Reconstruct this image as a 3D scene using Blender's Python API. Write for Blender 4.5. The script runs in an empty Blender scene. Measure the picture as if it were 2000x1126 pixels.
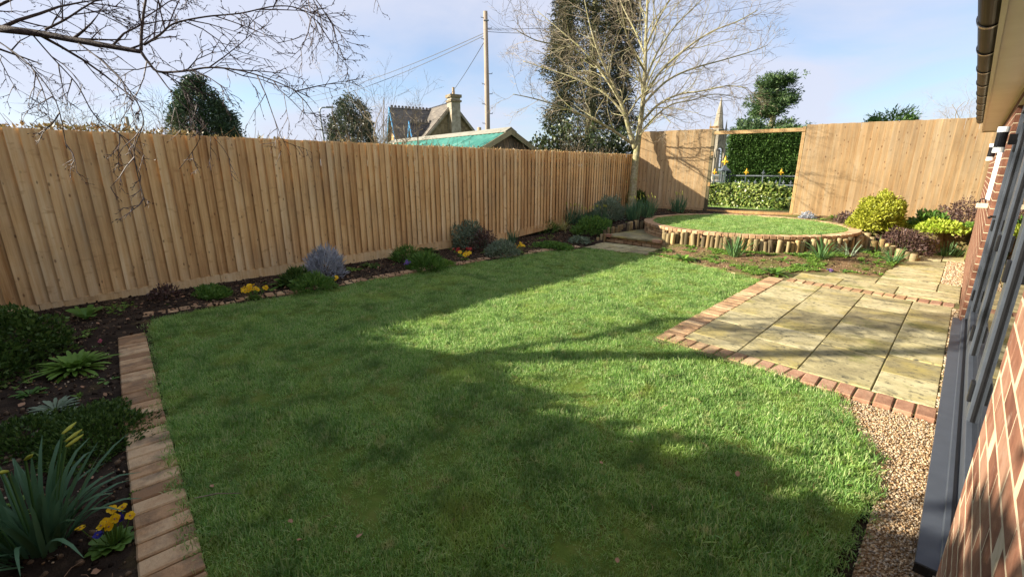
import bpy, bmesh, math, random
import numpy as np
from mathutils import Vector, Matrix, Euler, noise as mn
random.seed(7); RNG = np.random.default_rng(7)
R = math.radians
sc = bpy.context.scene
col = sc.collection

# ------------------------------------------------------------------ camera
F_PX, PITCH, YAW, EYE = 869.0, 15.0, 45.2, 1.55        # focal length in px of a 2000 px wide frame
cam = bpy.data.cameras.new('camera'); co = bpy.data.objects.new('camera', cam); col.objects.link(co)
cam.sensor_width = 36; cam.lens = 36 * F_PX / 2000; cam.clip_start = 0.03; cam.clip_end = 3000
co.location = (0, 0, EYE); co.rotation_euler = (R(90 - PITCH), 0, R(YAW)); sc.camera = co

# ------------------------------------------------------------------ light
SHADOW = Vector((1.667, 1.70, -1.0))                    # way the sunlight travels
EL = math.atan2(1, math.hypot(SHADOW.x, SHADOW.y)); AZ = math.atan2(-SHADOW.x, -SHADOW.y)
w = bpy.data.worlds.new('World'); sc.world = w; w.use_nodes = True
nt = w.node_tree; nt.nodes.clear()
def nn(nt, t, **k):
    n = nt.nodes.new(t)
    for a, b in k.items(): setattr(n, a, b)
    return n
sky = nn(nt, 'ShaderNodeTexSky', sky_type='NISHITA', sun_disc=False, sun_elevation=EL, sun_rotation=AZ, altitude=80, air_density=1.0, dust_density=0.6, ozone_density=4.0)
tc = nn(nt, 'ShaderNodeTexCoord'); sx = nn(nt, 'ShaderNodeSeparateXYZ')
nt.links.new(tc.outputs['Generated'], sx.inputs[0])
zz = nn(nt, 'ShaderNodeMath', operation='ADD'); zz.inputs[1].default_value = 0.22; nt.links.new(sx.outputs['Z'], zz.inputs[0])
zm = nn(nt, 'ShaderNodeMath', operation='MAXIMUM'); zm.inputs[1].default_value = 0.05; nt.links.new(zz.outputs[0], zm.inputs[0])
dv = nn(nt, 'ShaderNodeVectorMath', operation='DIVIDE'); cb = nn(nt, 'ShaderNodeCombineXYZ')
for i in range(3): nt.links.new(zm.outputs[0], cb.inputs[i])
nt.links.new(tc.outputs['Generated'], dv.inputs[0]); nt.links.new(cb.outputs[0], dv.inputs[1])
cn = nn(nt, 'ShaderNodeTexNoise'); cn.inputs['Scale'].default_value = 1.0; cn.inputs['Detail'].default_value = 7; cn.inputs['Roughness'].default_value = .52; cn.inputs['Distortion'].default_value = .4
nt.links.new(dv.outputs[0], cn.inputs['Vector'])
cr_ = nn(nt, 'ShaderNodeValToRGB'); nt.links.new(cn.outputs['Fac'], cr_.inputs[0])
cr_.color_ramp.elements[0].position = .34; cr_.color_ramp.elements[0].color = (.30, .30, .30, 1)
cr_.color_ramp.elements[1].position = .57; cr_.color_ramp.elements[1].color = (.92, .92, .92, 1)
mx = nn(nt, 'ShaderNodeMixRGB'); mx.inputs[2].default_value = (3.55, 3.72, 4.45, 1)
nt.links.new(cr_.outputs[0], mx.inputs[0]); nt.links.new(sky.outputs[0], mx.inputs[1])
bg = nn(nt, 'ShaderNodeBackground'); bg.inputs[1].default_value = 0.076; nt.links.new(mx.outputs[0], bg.inputs[0])
wo = nn(nt, 'ShaderNodeOutputWorld'); nt.links.new(bg.outputs[0], wo.inputs[0])
sl = bpy.data.lights.new('sun', 'SUN'); sl.energy = 4.7; sl.angle = R(.55); sl.color = (1, .92, .78)
so = bpy.data.objects.new('sun', sl); col.objects.link(so); so.location = (-20, -20, 18)
so.rotation_euler = SHADOW.to_track_quat('-Z', 'Y').to_euler()
vs = sc.view_settings; vs.view_transform = 'Standard'; vs.look = 'None'; vs.exposure = 1.5; vs.gamma = 1.0; vs.use_curve_mapping = False
sc.cycles.max_bounces = 6; sc.cycles.diffuse_bounces = 4; sc.cycles.transparent_max_bounces = 8

# ------------------------------------------------------------------ survey helpers (measured off the photograph)
_p, _y = R(PITCH), R(YAW)
FW = Vector((-math.sin(_y) * math.cos(_p), math.cos(_y) * math.cos(_p), -math.sin(_p)))
RT = Vector((math.cos(_y), math.sin(_y), 0)); UP = RT.cross(FW); EYEP = Vector((0, 0, EYE))
def ray(px, py): return FW + RT * ((px - 1000) / F_PX) - UP * ((py - 563) / F_PX)
def G(px, py, z=0.0): d = ray(px, py); return EYEP + d * ((z - EYE) / d.z)          # point at height z
def AX(px, py, X): d = ray(px, py); return EYEP + d * (X / d.x)                     # point on plane X
def AY(px, py, Y): d = ray(px, py); return EYEP + d * (Y / d.y)                     # point on plane Y
def D(px, py, dep): return EYEP + ray(px, py) * dep                                 # point at a distance

# ------------------------------------------------------------------ object helpers
def tag(o, label=None, cat=None, group=None, kind=None):
    if label: o['label'] = label
    if cat: o['category'] = cat
    if group: o['group'] = group
    if kind: o['kind'] = kind
    return o
def thing(name, label, cat, loc=(0, 0, 0), rz=0.0, group=None):
    o = bpy.data.objects.new(name, None); col.objects.link(o); o.empty_display_size = .1
    o.location = loc; o.rotation_euler = (0, 0, rz)
    return tag(o, label, cat, group)
def link(name, me, mat=None, parent=None, loc=None, rot=None, scale=None, smooth=None):
    o = bpy.data.objects.new(name, me); col.objects.link(o)
    if mat is not None and len(me.materials) == 0: me.materials.append(mat)
    if parent is not None: o.parent = parent
    if loc is not None: o.location = loc
    if rot is not None: o.rotation_euler = rot
    if scale is not None: o.scale = scale
    return o
def np_mesh(name, V, F, mat=None, smooth=False):
    V = np.asarray(V, np.float32); F = np.asarray(F, np.int32)
    me = bpy.data.meshes.new(name); me.vertices.add(len(V)); me.vertices.foreach_set('co', V.ravel())
    k = F.shape[1]; me.loops.add(F.size); me.loops.foreach_set('vertex_index', F.ravel())
    me.polygons.add(len(F)); me.polygons.foreach_set('loop_start', np.arange(0, F.size, k, dtype=np.int32))
    me.update(calc_edges=True)
    if smooth: me.polygons.foreach_set('use_smooth', np.ones(len(F), bool))
    if mat: me.materials.append(mat)
    return me
class MB:
    def __init__(s): s.v = []; s.f = []
    def box(s, c, d, M=None):
        i = len(s.v); c = Vector(c)
        for z in (-.5, .5):
            for x, y in ((-.5, -.5), (.5, -.5), (.5, .5), (-.5, .5)):
                p = Vector((x * d[0], y * d[1], z * d[2]))
                if M is not None: p = M @ p
                s.v.append(c + p)
        for f in ((3, 2, 1, 0), (4, 5, 6, 7), (0, 1, 5, 4), (1, 2, 6, 5), (2, 3, 7, 6), (3, 0, 4, 7)): s.f.append([i + k for k in f])
        return s
    def poly(s, pts): i = len(s.v); s.v += [Vector(p) for p in pts]; s.f.append(list(range(i, i + len(pts)))); return s
    def prism(s, pts, ext):                        # closed solid from a planar outline moved by ext
        i = len(s.v); n = len(pts); ext = Vector(ext)
        s.v += [Vector(p) for p in pts] + [Vector(p) + ext for p in pts]
        s.f.append([i + k for k in range(n)][::-1]); s.f.append([i + n + k for k in range(n)])
        for k in range(n): s.f.append([i + k, i + (k + 1) % n, i + n + (k + 1) % n, i + n + k])
        return s
    def tube(s, path, rad, sides=6, cap=True):
        path = [Vector(p) for p in path]; n = len(path)
        if not hasattr(rad, '__len__'): rad = [rad] * n
        i0 = len(s.v); t = (path[1] - path[0]).normalized()
        a = t.orthogonal().normalized(); b = t.cross(a)
        for k in range(n):
            t2 = (path[min(k + 1, n - 1)] - path[max(k - 1, 0)])
            if t2.length > 1e-9:
                t2.normalize(); a = (a - t2 * a.dot(t2))
                a = a.normalized() if a.length > 1e-6 else t2.orthogonal().normalized(); b = t2.cross(a)
            for j in range(sides):
                an = 2 * math.pi * j / sides
                s.v.append(path[k] + (a * math.cos(an) + b * math.sin(an)) * rad[k])
        for k in range(n - 1):
            for j in range(sides):
                j2 = (j + 1) % sides
                s.f.append([i0 + k * sides + j, i0 + k * sides + j2, i0 + (k + 1) * sides + j2, i0 + (k + 1) * sides + j])
        if cap:
            s.f.append([i0 + j for j in range(sides)][::-1]); s.f.append([i0 + (n - 1) * sides + j for j in range(sides)])
        return s
    def lathe(s, prof, c=(0, 0, 0), sides=12):     # prof: (r, z)
        i0 = len(s.v); c = Vector(c)
        for r, z in prof:
            for j in range(sides):
                an = 2 * math.pi * j / sides; s.v.append(c + Vector((r * math.cos(an), r * math.sin(an), z)))
        for k in range(len(prof) - 1):
            for j in range(sides):
                j2 = (j + 1) % sides; s.f.append([i0 + k * sides + j, i0 + k * sides + j2, i0 + (k + 1) * sides + j2, i0 + (k + 1) * sides + j])
        s.f.append([i0 + j for j in range(sides)][::-1]); s.f.append([i0 + (len(prof) - 1) * sides + j for j in range(sides)])
        return s
    def mesh(s, name, mat=None, smooth=False, bevel=0):
        me = bpy.data.meshes.new(name); me.from_pydata([tuple(v) for v in s.v], [], s.f); me.update()
        if bevel:
            bm = bmesh.new(); bm.from_mesh(me)
            bmesh.ops.bevel(bm, geom=list(bm.edges), offset=bevel, segments=1, affect='EDGES'); bm.to_mesh(me); bm.free()
        if smooth: me.polygons.foreach_set('use_smooth', np.ones(len(me.polygons), bool))
        if mat: me.materials.append(mat)
        return me
    def build(s, name, mat, parent=None, smooth=False, bevel=0, **k): return link(name, s.mesh(name, mat, smooth, bevel), None, parent, **k)

def sstep(a, b, x): t = np.clip((np.asarray(x, float) - a) / (b - a), 0, 1); return t * t * (3 - 2 * t)
def pip(poly, X, Y):
    X = np.asarray(X); Y = np.asarray(Y); ins = np.zeros(X.shape, bool); n = len(poly)
    for i in range(n):
        x1, y1 = poly[i]; x2, y2 = poly[(i + 1) % n]
        if y1 == y2: continue
        c = ((y1 > Y) != (y2 > Y)) & (X < (x2 - x1) * (Y - y1) / (y2 - y1) + x1); ins ^= c
    return ins
def unit(V): return V / np.maximum(np.linalg.norm(V, axis=-1, keepdims=True), 1e-9)

# ------------------------------------------------------------------ materials
def C(r, g, b): return tuple(((x / 255) / 12.92 if x / 255 <= .04045 else ((x / 255 + .055) / 1.055) ** 2.4) for x in (r, g, b)) + (1,)
def ramp(nt, cols, fac):
    r = nn(nt, 'ShaderNodeValToRGB'); e = r.color_ramp.elements
    while len(e) < len(cols): e.new(.5)
    for i, c in enumerate(cols):
        if len(c) == 2: e[i].position, e[i].color = c
        else: e[i].position = i / max(1, len(cols) - 1); e[i].color = c
    nt.links.new(fac, r.inputs[0]); return r.outputs[0]
def vmap(nt, vec, scale, rnd=None):
    m = nn(nt, 'ShaderNodeVectorMath', operation='MULTIPLY'); nt.links.new(vec, m.inputs[0]); m.inputs[1].default_value = scale
    o = m.outputs[0]
    if rnd is not None:
        k = nn(nt, 'ShaderNodeMath', operation='MULTIPLY'); k.inputs[1].default_value = 37.0; nt.links.new(rnd, k.inputs[0])
        a = nn(nt, 'ShaderNodeVectorMath', operation='ADD'); nt.links.new(o, a.inputs[0]); nt.links.new(k.outputs[0], a.inputs[1]); o = a.outputs[0]
    return o
def tnoise(nt, vec, scale=1.0, detail=5, rough=.55):
    n = nn(nt, 'ShaderNodeTexNoise'); n.inputs['Scale'].default_value = scale; n.inputs['Detail'].default_value = detail; n.inputs['Roughness'].default_value = rough
    nt.links.new(vec, n.inputs['Vector']); return n.outputs['Fac']
def math_(nt, op, a, b):
    m = nn(nt, 'ShaderNodeMath', operation=op)
    for i, x in enumerate((a, b)):
        if isinstance(x, (int, float)): m.inputs[i].default_value = x
        else: nt.links.new(x, m.inputs[i])
    return m.outputs[0]
def mixc(nt, fac, a, b, mode='MIX'):
    m = nn(nt, 'ShaderNodeMixRGB', blend_type=mode)
    for i, x in enumerate((fac, a, b)):
        if isinstance(x, (int, float)): m.inputs[i].default_value = x
        elif isinstance(x, tuple): m.inputs[i].default_value = x
        else: nt.links.new(x, m.inputs[i])
    return m.outputs[0]
def start(name):
    m = bpy.data.materials.new(name); m.use_nodes = True; nt = m.node_tree
    return m, nt, nt.nodes['Principled BSDF'], nn(nt, 'ShaderNodeNewGeometry'), nn(nt, 'ShaderNodeObjectInfo')
def pm(name, cols, scale=6, detail=6, rough=.85, bump=.25, bscale=40, stretch=(1, 1, 1), rnd=.25, spec=.25, metal=0.0, patch=None, bdist=.01, nrough=.6):
    """plain procedural surface: colour ramp over noise, a shift per object, fine relief, optional patches (colour, scale, lo, hi)"""
    m, nt, b, g, oi = start(name)
    v = vmap(nt, g.outputs['Position'], tuple(scale * s for s in stretch), oi.outputs['Random'])
    f = tnoise(nt, v, 1, detail, nrough)
    if rnd:
        r = math_(nt, 'MULTIPLY', math_(nt, 'SUBTRACT', oi.outputs['Random'], .5), rnd); f = math_(nt, 'ADD', f, r)
    c = ramp(nt, [(.25 + .5 * i / max(1, len(cols) - 1), k) for i, k in enumerate(cols)], f)
    for pcol, ps, lo, hi in (patch or []):
        pf = tnoise(nt, vmap(nt, g.outputs['Position'], (ps, ps, ps), oi.outputs['Random'] if rnd else None), 1, 6, .65)
        k = ramp(nt, [(lo, (0, 0, 0, 1)), (hi, (1, 1, 1, 1))], pf); c = mixc(nt, k, c, pcol)
    nt.links.new(c, b.inputs['Base Color']); b.inputs['Roughness'].default_value = rough; b.inputs['Specular IOR Level'].default_value = spec; b.inputs['Metallic'].default_value = metal
    if bump:
        bf = tnoise(nt, vmap(nt, g.outputs['Position'], tuple(bscale * s for s in stretch), oi.outputs['Random']), 1, 6, .65)
        bn = nn(nt, 'ShaderNodeBump'); bn.inputs['Strength'].default_value = bump; bn.inputs['Distance'].default_value = bdist
        nt.links.new(bf, bn.inputs['Height']); nt.links.new(bn.outputs[0], b.inputs['Normal'])
    return m
def wood(name, dark, mid, light, knot, knots=True, streak=.65, vary=.24, kn=(.10, .18)):
    m, nt, b, g, oi = start(name); P = g.outputs['Position']; rn = oi.outputs['Random']
    gr = tnoise(nt, vmap(nt, P, (34, 34, 1.1), rn), 1, 6, .62)
    st = tnoise(nt, vmap(nt, P, (3.2, 3.2, 1.5), rn), 1, 4, .6)
    f = math_(nt, 'ADD', math_(nt, 'MULTIPLY', gr, .6), math_(nt, 'MULTIPLY', st, .4))
    f = math_(nt, 'ADD', f, math_(nt, 'MULTIPLY', math_(nt, 'SUBTRACT', rn, .5), vary))
    c = ramp(nt, [(.28, dark), (.5, mid), (.72, light)], f)
    if knots:
        vo = nn(nt, 'ShaderNodeTexVoronoi'); vo.inputs['Scale'].default_value = 1; nt.links.new(vmap(nt, P, (11, 11, 5.2), rn), vo.inputs['Vector'])
        d = math_(nt, 'ADD', vo.outputs['Distance'], math_(nt, 'MULTIPLY', gr, .10))
        k = ramp(nt, [(kn[0], (1, 1, 1, 1)), (kn[1], (0, 0, 0, 1))], d); c = mixc(nt, math_(nt, 'MULTIPLY', k, .8), c, knot)
        sn = tnoise(nt, vmap(nt, P, (7, 7, 13), rn), 1, 3, .5)          # saw marks and stains across the grain
        k2 = ramp(nt, [(.60, (0, 0, 0, 1)), (.74, (1, 1, 1, 1))], sn); c = mixc(nt, math_(nt, 'MULTIPLY', k2, streak), c, dark)
    wv = tnoise(nt, vmap(nt, P, (1.6, 1.6, .7)), 1, 4, .6)                 # greyed, damp and washed-out stretches
    c = mixc(nt, ramp(nt, [(.46, (0, 0, 0, 1)), (.72, (.42, .42, .42, 1))], wv), c, (.30, .235, .155, 1))
    nt.links.new(c, b.inputs['Base Color']); b.inputs['Roughness'].default_value = .82; b.inputs['Specular IOR Level'].default_value = .2
    bn = nn(nt, 'ShaderNodeBump'); bn.inputs['Strength'].default_value = .45; bn.inputs['Distance'].default_value = .004
    nt.links.new(gr, bn.inputs['Height']); nt.links.new(bn.outputs[0], b.inputs['Normal'])
    return m
def leaf(name, cols, trans=.3, rough=.5, spec=.3, patch=None, tint=1.0):
    """foliage: every leaf its own shade (random per island), a little light passes through"""
    m, nt, b, g, oi = start(name)
    f = math_(nt, 'ADD', math_(nt, 'MULTIPLY', g.outputs['Random Per Island'], .85), math_(nt, 'MULTIPLY', oi.outputs['Random'], .15))
    c = ramp(nt, cols, f)
    for pc in (patch or []):
        pf = tnoise(nt, vmap(nt, g.outputs['Position'], (pc[1],) * 3), 1, 3, .6)
        c = mixc(nt, ramp(nt, [(pc[2], (0, 0, 0, 1)), (pc[3], (pc[4],) * 3 + (1,))], pf), c, pc[0])
    nt.links.new(c, b.inputs['Base Color']); b.inputs['Roughness'].default_value = rough; b.inputs['Specular IOR Level'].default_value = spec
    t = nn(nt, 'ShaderNodeBsdfTranslucent'); nt.links.new(c, t.inputs[0])
    ms = nn(nt, 'ShaderNodeMixShader'); ms.inputs[0].default_value = trans
    nt.links.new(b.outputs[0], ms.inputs[1]); nt.links.new(t.outputs[0], ms.inputs[2])
    nt.links.new(ms.outputs[0], nt.nodes['Material Output'].inputs[0])
    return m
M = {}
M['fence'] = wood('treated_board', C(180, 136, 86), C(222, 184, 128), C(240, 214, 166), C(104, 70, 42))  # same wood as the far fence, colour raised to offset its shade
M['fence_far'] = wood('sun_toned_board', C(156, 124, 84), C(188, 158, 116), C(208, 184, 146), C(108, 74, 46), streak=.35, vary=.13, kn=(.14, .21))  # copy of the fence wood, colour held down for the sunlit panels
M['post'] = wood('weathered_post', C(74, 68, 50), C(104, 96, 70), C(130, 118, 88), C(50, 40, 28), False)
M['rail'] = wood('sawn_rail', C(150, 112, 70), C(186, 150, 100), C(206, 176, 126), C(110, 76, 42))
M['soil'] = pm('garden_soil', [C(36, 29, 23), C(56, 46, 37), C(82, 69, 55)], 7, 8, .95, .9, 28, rnd=0, spec=.1, bdist=.03, patch=[(C(112, 98, 62), 1.1, .56, .72)])
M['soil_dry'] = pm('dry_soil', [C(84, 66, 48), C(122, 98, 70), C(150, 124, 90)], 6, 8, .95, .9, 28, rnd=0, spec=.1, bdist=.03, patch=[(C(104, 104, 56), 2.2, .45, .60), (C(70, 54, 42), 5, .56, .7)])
M['clod'] = pm('soil_clod', [C(40, 31, 24), C(70, 55, 42), C(110, 92, 72)], 30, 4, .95, .5, 80, rnd=.9, spec=.1)
M['turf'] = pm('turf_base', [C(70, 76, 34), C(92, 112, 44), C(120, 118, 62)], 5, 6, .95, .6, 60, rnd=0, spec=.1, bdist=.02)
M['field'] = pm('rough_grass', [C(60, 76, 30), C(84, 104, 44), C(104, 112, 58)], .6, 7, .95, .4, 8, rnd=0, spec=.1)
M['slab'] = pm('sandstone_slab', [C(128, 118, 88), C(170, 158, 116), C(198, 186, 144)], 3.2, 8, .88, .6, 26, rnd=.42, bdist=.008, patch=[(C(104, 100, 78), 5.5, .53, .70), (C(178, 160, 88), 1.6, .5, .72), (C(86, 82, 66), 22, .55, .68), (C(122, 122, 66), 2.6, .56, .72)], stretch=(1, 1.7, 1))
M['joint'] = pm('mossy_joint', [C(84, 74, 52), C(112, 104, 66), C(110, 116, 62)], 9, 6, .95, .6, 50, rnd=0)
M['brick_pave'] = pm('paving_brick', [C(146, 114, 84), C(182, 146, 108), C(200, 170, 130)], 11, 6, .88, .5, 60, rnd=.5, patch=[(C(120, 104, 80), 5, .5, .72)])
M['brick_brown'] = pm('brown_paving_brick', [C(146, 114, 82), C(182, 146, 106), C(200, 170, 130)], 11, 6, .88, .5, 60, rnd=.6, patch=[(C(112, 96, 76), 5, .5, .72)])
M['brick_red'] = pm('red_paving_brick', [C(140, 102, 80), C(166, 124, 98), C(184, 148, 120)], 11, 6, .85, .5, 60, rnd=.5, patch=[(C(150, 116, 92), 6, .54, .74)])
M['brick_house'] = pm('house_brick', [C(106, 68, 52), C(138, 94, 72), C(160, 122, 98)], 10, 7, .86, .55, 70, rnd=.55, patch=[(C(160, 132, 112), 14, .58, .72), (C(120, 78, 62), 5, .58, .78)])
M['mortar'] = pm('mortar', [C(184, 164, 132), C(212, 194, 164)], 20, 5, .95, .4, 90, rnd=0)
M['log'] = wood('treated_log', C(96, 80, 48), C(150, 124, 80), C(190, 164, 114), C(90, 66, 36), False, vary=.5)
M['log_old'] = wood('weathered_log', C(78, 68, 46), C(122, 106, 74), C(164, 146, 106), C(70, 52, 32), False, vary=.5)
M['gravel_bed'] = pm('gravel_bed', [C(124, 100, 70), C(164, 136, 98), C(190, 164, 124)], 40, 6, .95, .8, 90, rnd=0, bdist=.01)
M['pebble'] = pm('pebble', [C(134, 106, 74), C(182, 150, 110), C(212, 188, 150), C(168, 152, 130)], 3, 2, .8, .2, 60, rnd=1.1)
M['anthracite'] = pm('anthracite_frame', [C(60, 65, 72), C(70, 75, 83)], 14, 5, .42, .05, 200, rnd=.05, spec=.5)
M['rubber'] = pm('black_rubber', [C(18, 18, 20), C(28, 28, 30)], 10, 3, .5, 0)
M['black'] = pm('black_plastic', [C(20, 20, 22), C(34, 33, 34)], 12, 4, .22, 0, spec=.6, rnd=.1)
M['gutter'] = pm('black_gutter', [C(20, 18, 18), C(34, 28, 25)], 6, 4, .34, 0, spec=.08, rnd=.05)
[n for n in M['gutter'].node_tree.nodes if n.type == 'BSDF_PRINCIPLED'][0].inputs['IOR'].default_value = 1.22
M['soffit'] = pm('stone_soffit', [C(196, 180, 150), C(216, 202, 176)], 3, 5, .35, .1, 40, rnd=.05, spec=.5)
M['white'] = pm('white_plastic', [C(226, 226, 222), C(240, 240, 238)], 8, 3, .35, 0, spec=.5)
M['roof_tile'] = pm('roof_tile', [C(96, 66, 54), C(128, 88, 70)], 6, 5, .9, .4, 40)
M['render'] = pm('room_plaster', [C(150, 146, 140), C(170, 166, 160)], 3, 3, .9, .1, 60)
M['bark'] = pm('lichen_bark', [C(98, 90, 62), C(150, 142, 108), C(186, 180, 150)], 16, 6, .9, .7, 60, rnd=0, bdist=.01, patch=[(C(132, 132, 72), 6, .5, .68)])
M['twig'] = pm('pale_twig', [C(112, 98, 78), C(160, 146, 122)], 8, 3, .85, .2, 60, rnd=0)
M['birch'] = pm('birch_twig', [C(58, 44, 42), C(88, 70, 64)], 10, 4, .7, .2, 80, rnd=0, spec=.4)
M['birch_bark'] = pm('birch_limb', [C(46, 38, 34), C(72, 60, 52), C(104, 92, 78)], 26, 5, .8, .5, 60, rnd=0)
M['pole'] = wood('telegraph_pole', C(104, 92, 78), C(146, 130, 112), C(172, 156, 138), C(80, 64, 50), False)
M['steel'] = pm('galvanised_steel', [C(112, 118, 122), C(140, 146, 150)], 5, 4, .5, 0, metal=.5)
M['cable'] = pm('cable', [C(60, 60, 66), C(80, 80, 86)], 5, 2, .6, 0)
M['green_roof'] = pm('green_sheet_roof', [C(54, 116, 104), C(74, 140, 124), C(106, 160, 144)], 1.6, 6, .7, .15, 14, rnd=.1, patch=[(C(140, 176, 158), 3, .56, .74)])
M['ridge_cap'] = pm('grey_ridge', [C(126, 124, 110), C(150, 146, 132)], 4, 5, .9, .2, 20)
M['dark_wood'] = wood('creosote_board', C(48, 46, 40), C(76, 72, 62), C(100, 94, 80), C(30, 28, 24), False)
M['barge_grey'] = wood('grey_green_bargeboard', C(110, 108, 84), C(140, 138, 108), C(158, 156, 126), C(80, 76, 60), False)
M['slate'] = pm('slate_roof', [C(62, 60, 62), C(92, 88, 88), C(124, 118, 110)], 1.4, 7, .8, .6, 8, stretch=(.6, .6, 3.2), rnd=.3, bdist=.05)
M['slate_lit'] = pm('sunlit_slate_roof', [C(84, 78, 72), C(110, 102, 92), C(138, 128, 112)], 1.6, 7, .85, .6, 8, stretch=(.6, .6, 3.2), rnd=.2, bdist=.05)  # lit copy of the slate: sunlight on the slope put into the colour
M['stone'] = pm('rubble_stone', [C(98, 86, 68), C(136, 120, 94), C(170, 152, 120)], 2.6, 7, .92, .6, 9, rnd=.3, bdist=.06)
M['stone_warm'] = pm('ironstone', [C(160, 116, 70), C(190, 146, 96), C(206, 172, 124)], 2.6, 7, .92, .5, 9, rnd=.2, bdist=.05)
M['stone_pale'] = pm('limestone', [C(112, 104, 90), C(150, 140, 122), C(182, 172, 152)], 2.2, 7, .92, .5, 8, rnd=.2, bdist=.05)
M['blue_paint'] = pm('blue_paint', [C(70, 140, 190), C(100, 166, 210)], 2, 4, .5, .1, 20)
M['glass_far'] = pm('dark_pane', [C(30, 34, 40), C(50, 56, 64)], 2, 3, .12, 0, spec=.7)
M['terracotta'] = pm('clay_pot', [C(176, 150, 118), C(198, 176, 146)], 4, 3, .9, .2, 20)
M['iron'] = pm('green_black_iron', [C(30, 46, 48), C(50, 70, 70)], 8, 4, .45, .1, 40, spec=.5)
M['grey_iron'] = pm('grey_iron', [C(70, 78, 84), C(104, 112, 116)], 8, 4, .5, .1, 40, spec=.5)
M['gold'] = pm('gilt_iron', [C(216, 160, 26), C(240, 196, 60)], 8, 3, .35, .1, 40, spec=.5, metal=.3)
g_ = leaf
M['grass'] = leaf('grass_blade', [C(82, 120, 48), C(124, 168, 72), C(148, 186, 114), C(174, 206, 106), C(224, 224, 176)], .45, .5, .3, patch=[(C(182, 200, 96), 1.7, .52, .76, .7), (C(66, 106, 46), 4.2, .48, .70, .62), (C(150, 156, 70), 3.1, .58, .72, .6), (C(206, 196, 140), 9.0, .60, .72, .7)])
M['yew'] = leaf('yew_needle', [C(42, 66, 30), C(70, 100, 44), C(104, 132, 62)], .15)
M['cypress'] = leaf('cypress_spray', [C(38, 54, 40), C(60, 78, 54), C(92, 106, 72)], .15)
M['conifer'] = leaf('old_conifer_spray', [C(28, 38, 28), C(52, 62, 42), C(84, 84, 54), C(122, 110, 78)], .15)
M['cedar'] = leaf('cedar_spray', [C(46, 68, 42), C(72, 96, 56), C(106, 126, 76)], .2)
M['holly'] = leaf('holly_leaf', [C(40, 50, 36), C(66, 76, 54), C(120, 126, 104)], .1, .3, .6)
M['ivy'] = leaf('ivy_leaf', [C(40, 62, 24), C(82, 106, 40), C(136, 150, 70), C(168, 172, 100)], .15, .35, .5)
M['ivy_dark'] = leaf('dark_ivy_leaf', [C(30, 42, 22), C(56, 70, 36), C(104, 112, 66)], .12, .35, .5)
M['dryleaf'] = leaf('hedge_leaf', [C(80, 80, 40), C(120, 104, 66), C(156, 130, 92), C(110, 112, 58)], .2)
M['gold_leaf'] = leaf('golden_leaf', [C(106, 116, 30), C(160, 164, 50), C(196, 196, 84)], .3)
M['lime_leaf'] = leaf('lime_leaf', [C(120, 146, 36), C(168, 186, 60), C(200, 208, 100)], .3)
M['purple_leaf'] = leaf('purple_leaf', [C(58, 44, 44), C(92, 70, 64), C(124, 100, 84)], .2)
M['silver_leaf'] = leaf('silver_leaf', [C(128, 134, 140), C(166, 172, 182), C(196, 200, 206)], .2, .8)
M['grey_leaf'] = leaf('grey_green_leaf', [C(84, 100, 78), C(120, 138, 110), C(158, 170, 144)], .2, .7)
M['green_leaf'] = leaf('green_leaf', [C(62, 98, 38), C(94, 132, 54), C(132, 164, 82)], .3)
M['mid_leaf'] = leaf('fresh_leaf', [C(70, 104, 36), C(108, 144, 54), C(148, 174, 84)], .32)
M['dark_leaf'] = leaf('dark_leaf', [C(44, 68, 28), C(70, 98, 40), C(106, 130, 62)], .28)
M['blue_leaf'] = leaf('blue_green_strap', [C(58, 92, 66), C(84, 120, 86), C(116, 148, 104)], .3)
M['strap'] = leaf('strap_leaf', [C(62, 98, 56), C(90, 128, 72), C(128, 156, 96)], .3)
M['sedge'] = leaf('striped_sedge', [C(150, 150, 70), C(196, 190, 120), C(216, 210, 160)], .3)
M['yellow'] = leaf('yellow_petal', [C(236, 188, 16), C(250, 214, 40)], .3, .6)
M['bud'] = leaf('yellow_green_bud', [C(168, 176, 66), C(206, 204, 90)], .3, .6)
M['red'] = leaf('red_petal', [C(150, 28, 30), C(176, 44, 40)], .2)
M['violet'] = leaf('violet_petal', [C(112, 84, 176), C(148, 120, 204)], .3)
M['blue'] = leaf('blue_petal', [C(40, 40, 140), C(70, 66, 176)], .2)
M['pink'] = leaf('pink_petal', [C(206, 96, 120), C(226, 130, 150)], .3)
M['dead'] = leaf('dead_leaf', [C(120, 84, 60), C(160, 120, 88), C(176, 144, 110)], .1)
# clear glazing: reflection by Fresnel, else see-through
m = bpy.data.materials.new('glazing'); m.use_nodes = True; nt = m.node_tree; nt.nodes.remove(nt.nodes['Principled BSDF'])
fr = nn(nt, 'ShaderNodeFresnel'); fr.inputs[0].default_value = 1.9
t_ = nn(nt, 'ShaderNodeBsdfTransparent'); t_.inputs[0].default_value = (.82, .86, .86, 1); gl = nn(nt, 'ShaderNodeBsdfGlossy'); gl.inputs['Roughness'].default_value = .004
ms = nn(nt, 'ShaderNodeMixShader'); nt.links.new(fr.outputs[0], ms.inputs[0]); nt.links.new(t_.outputs[0], ms.inputs[1]); nt.links.new(gl.outputs[0], ms.inputs[2]); nt.links.new(ms.outputs[0], nt.nodes['Material Output'].inputs[0])
M['glass'] = m

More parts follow.
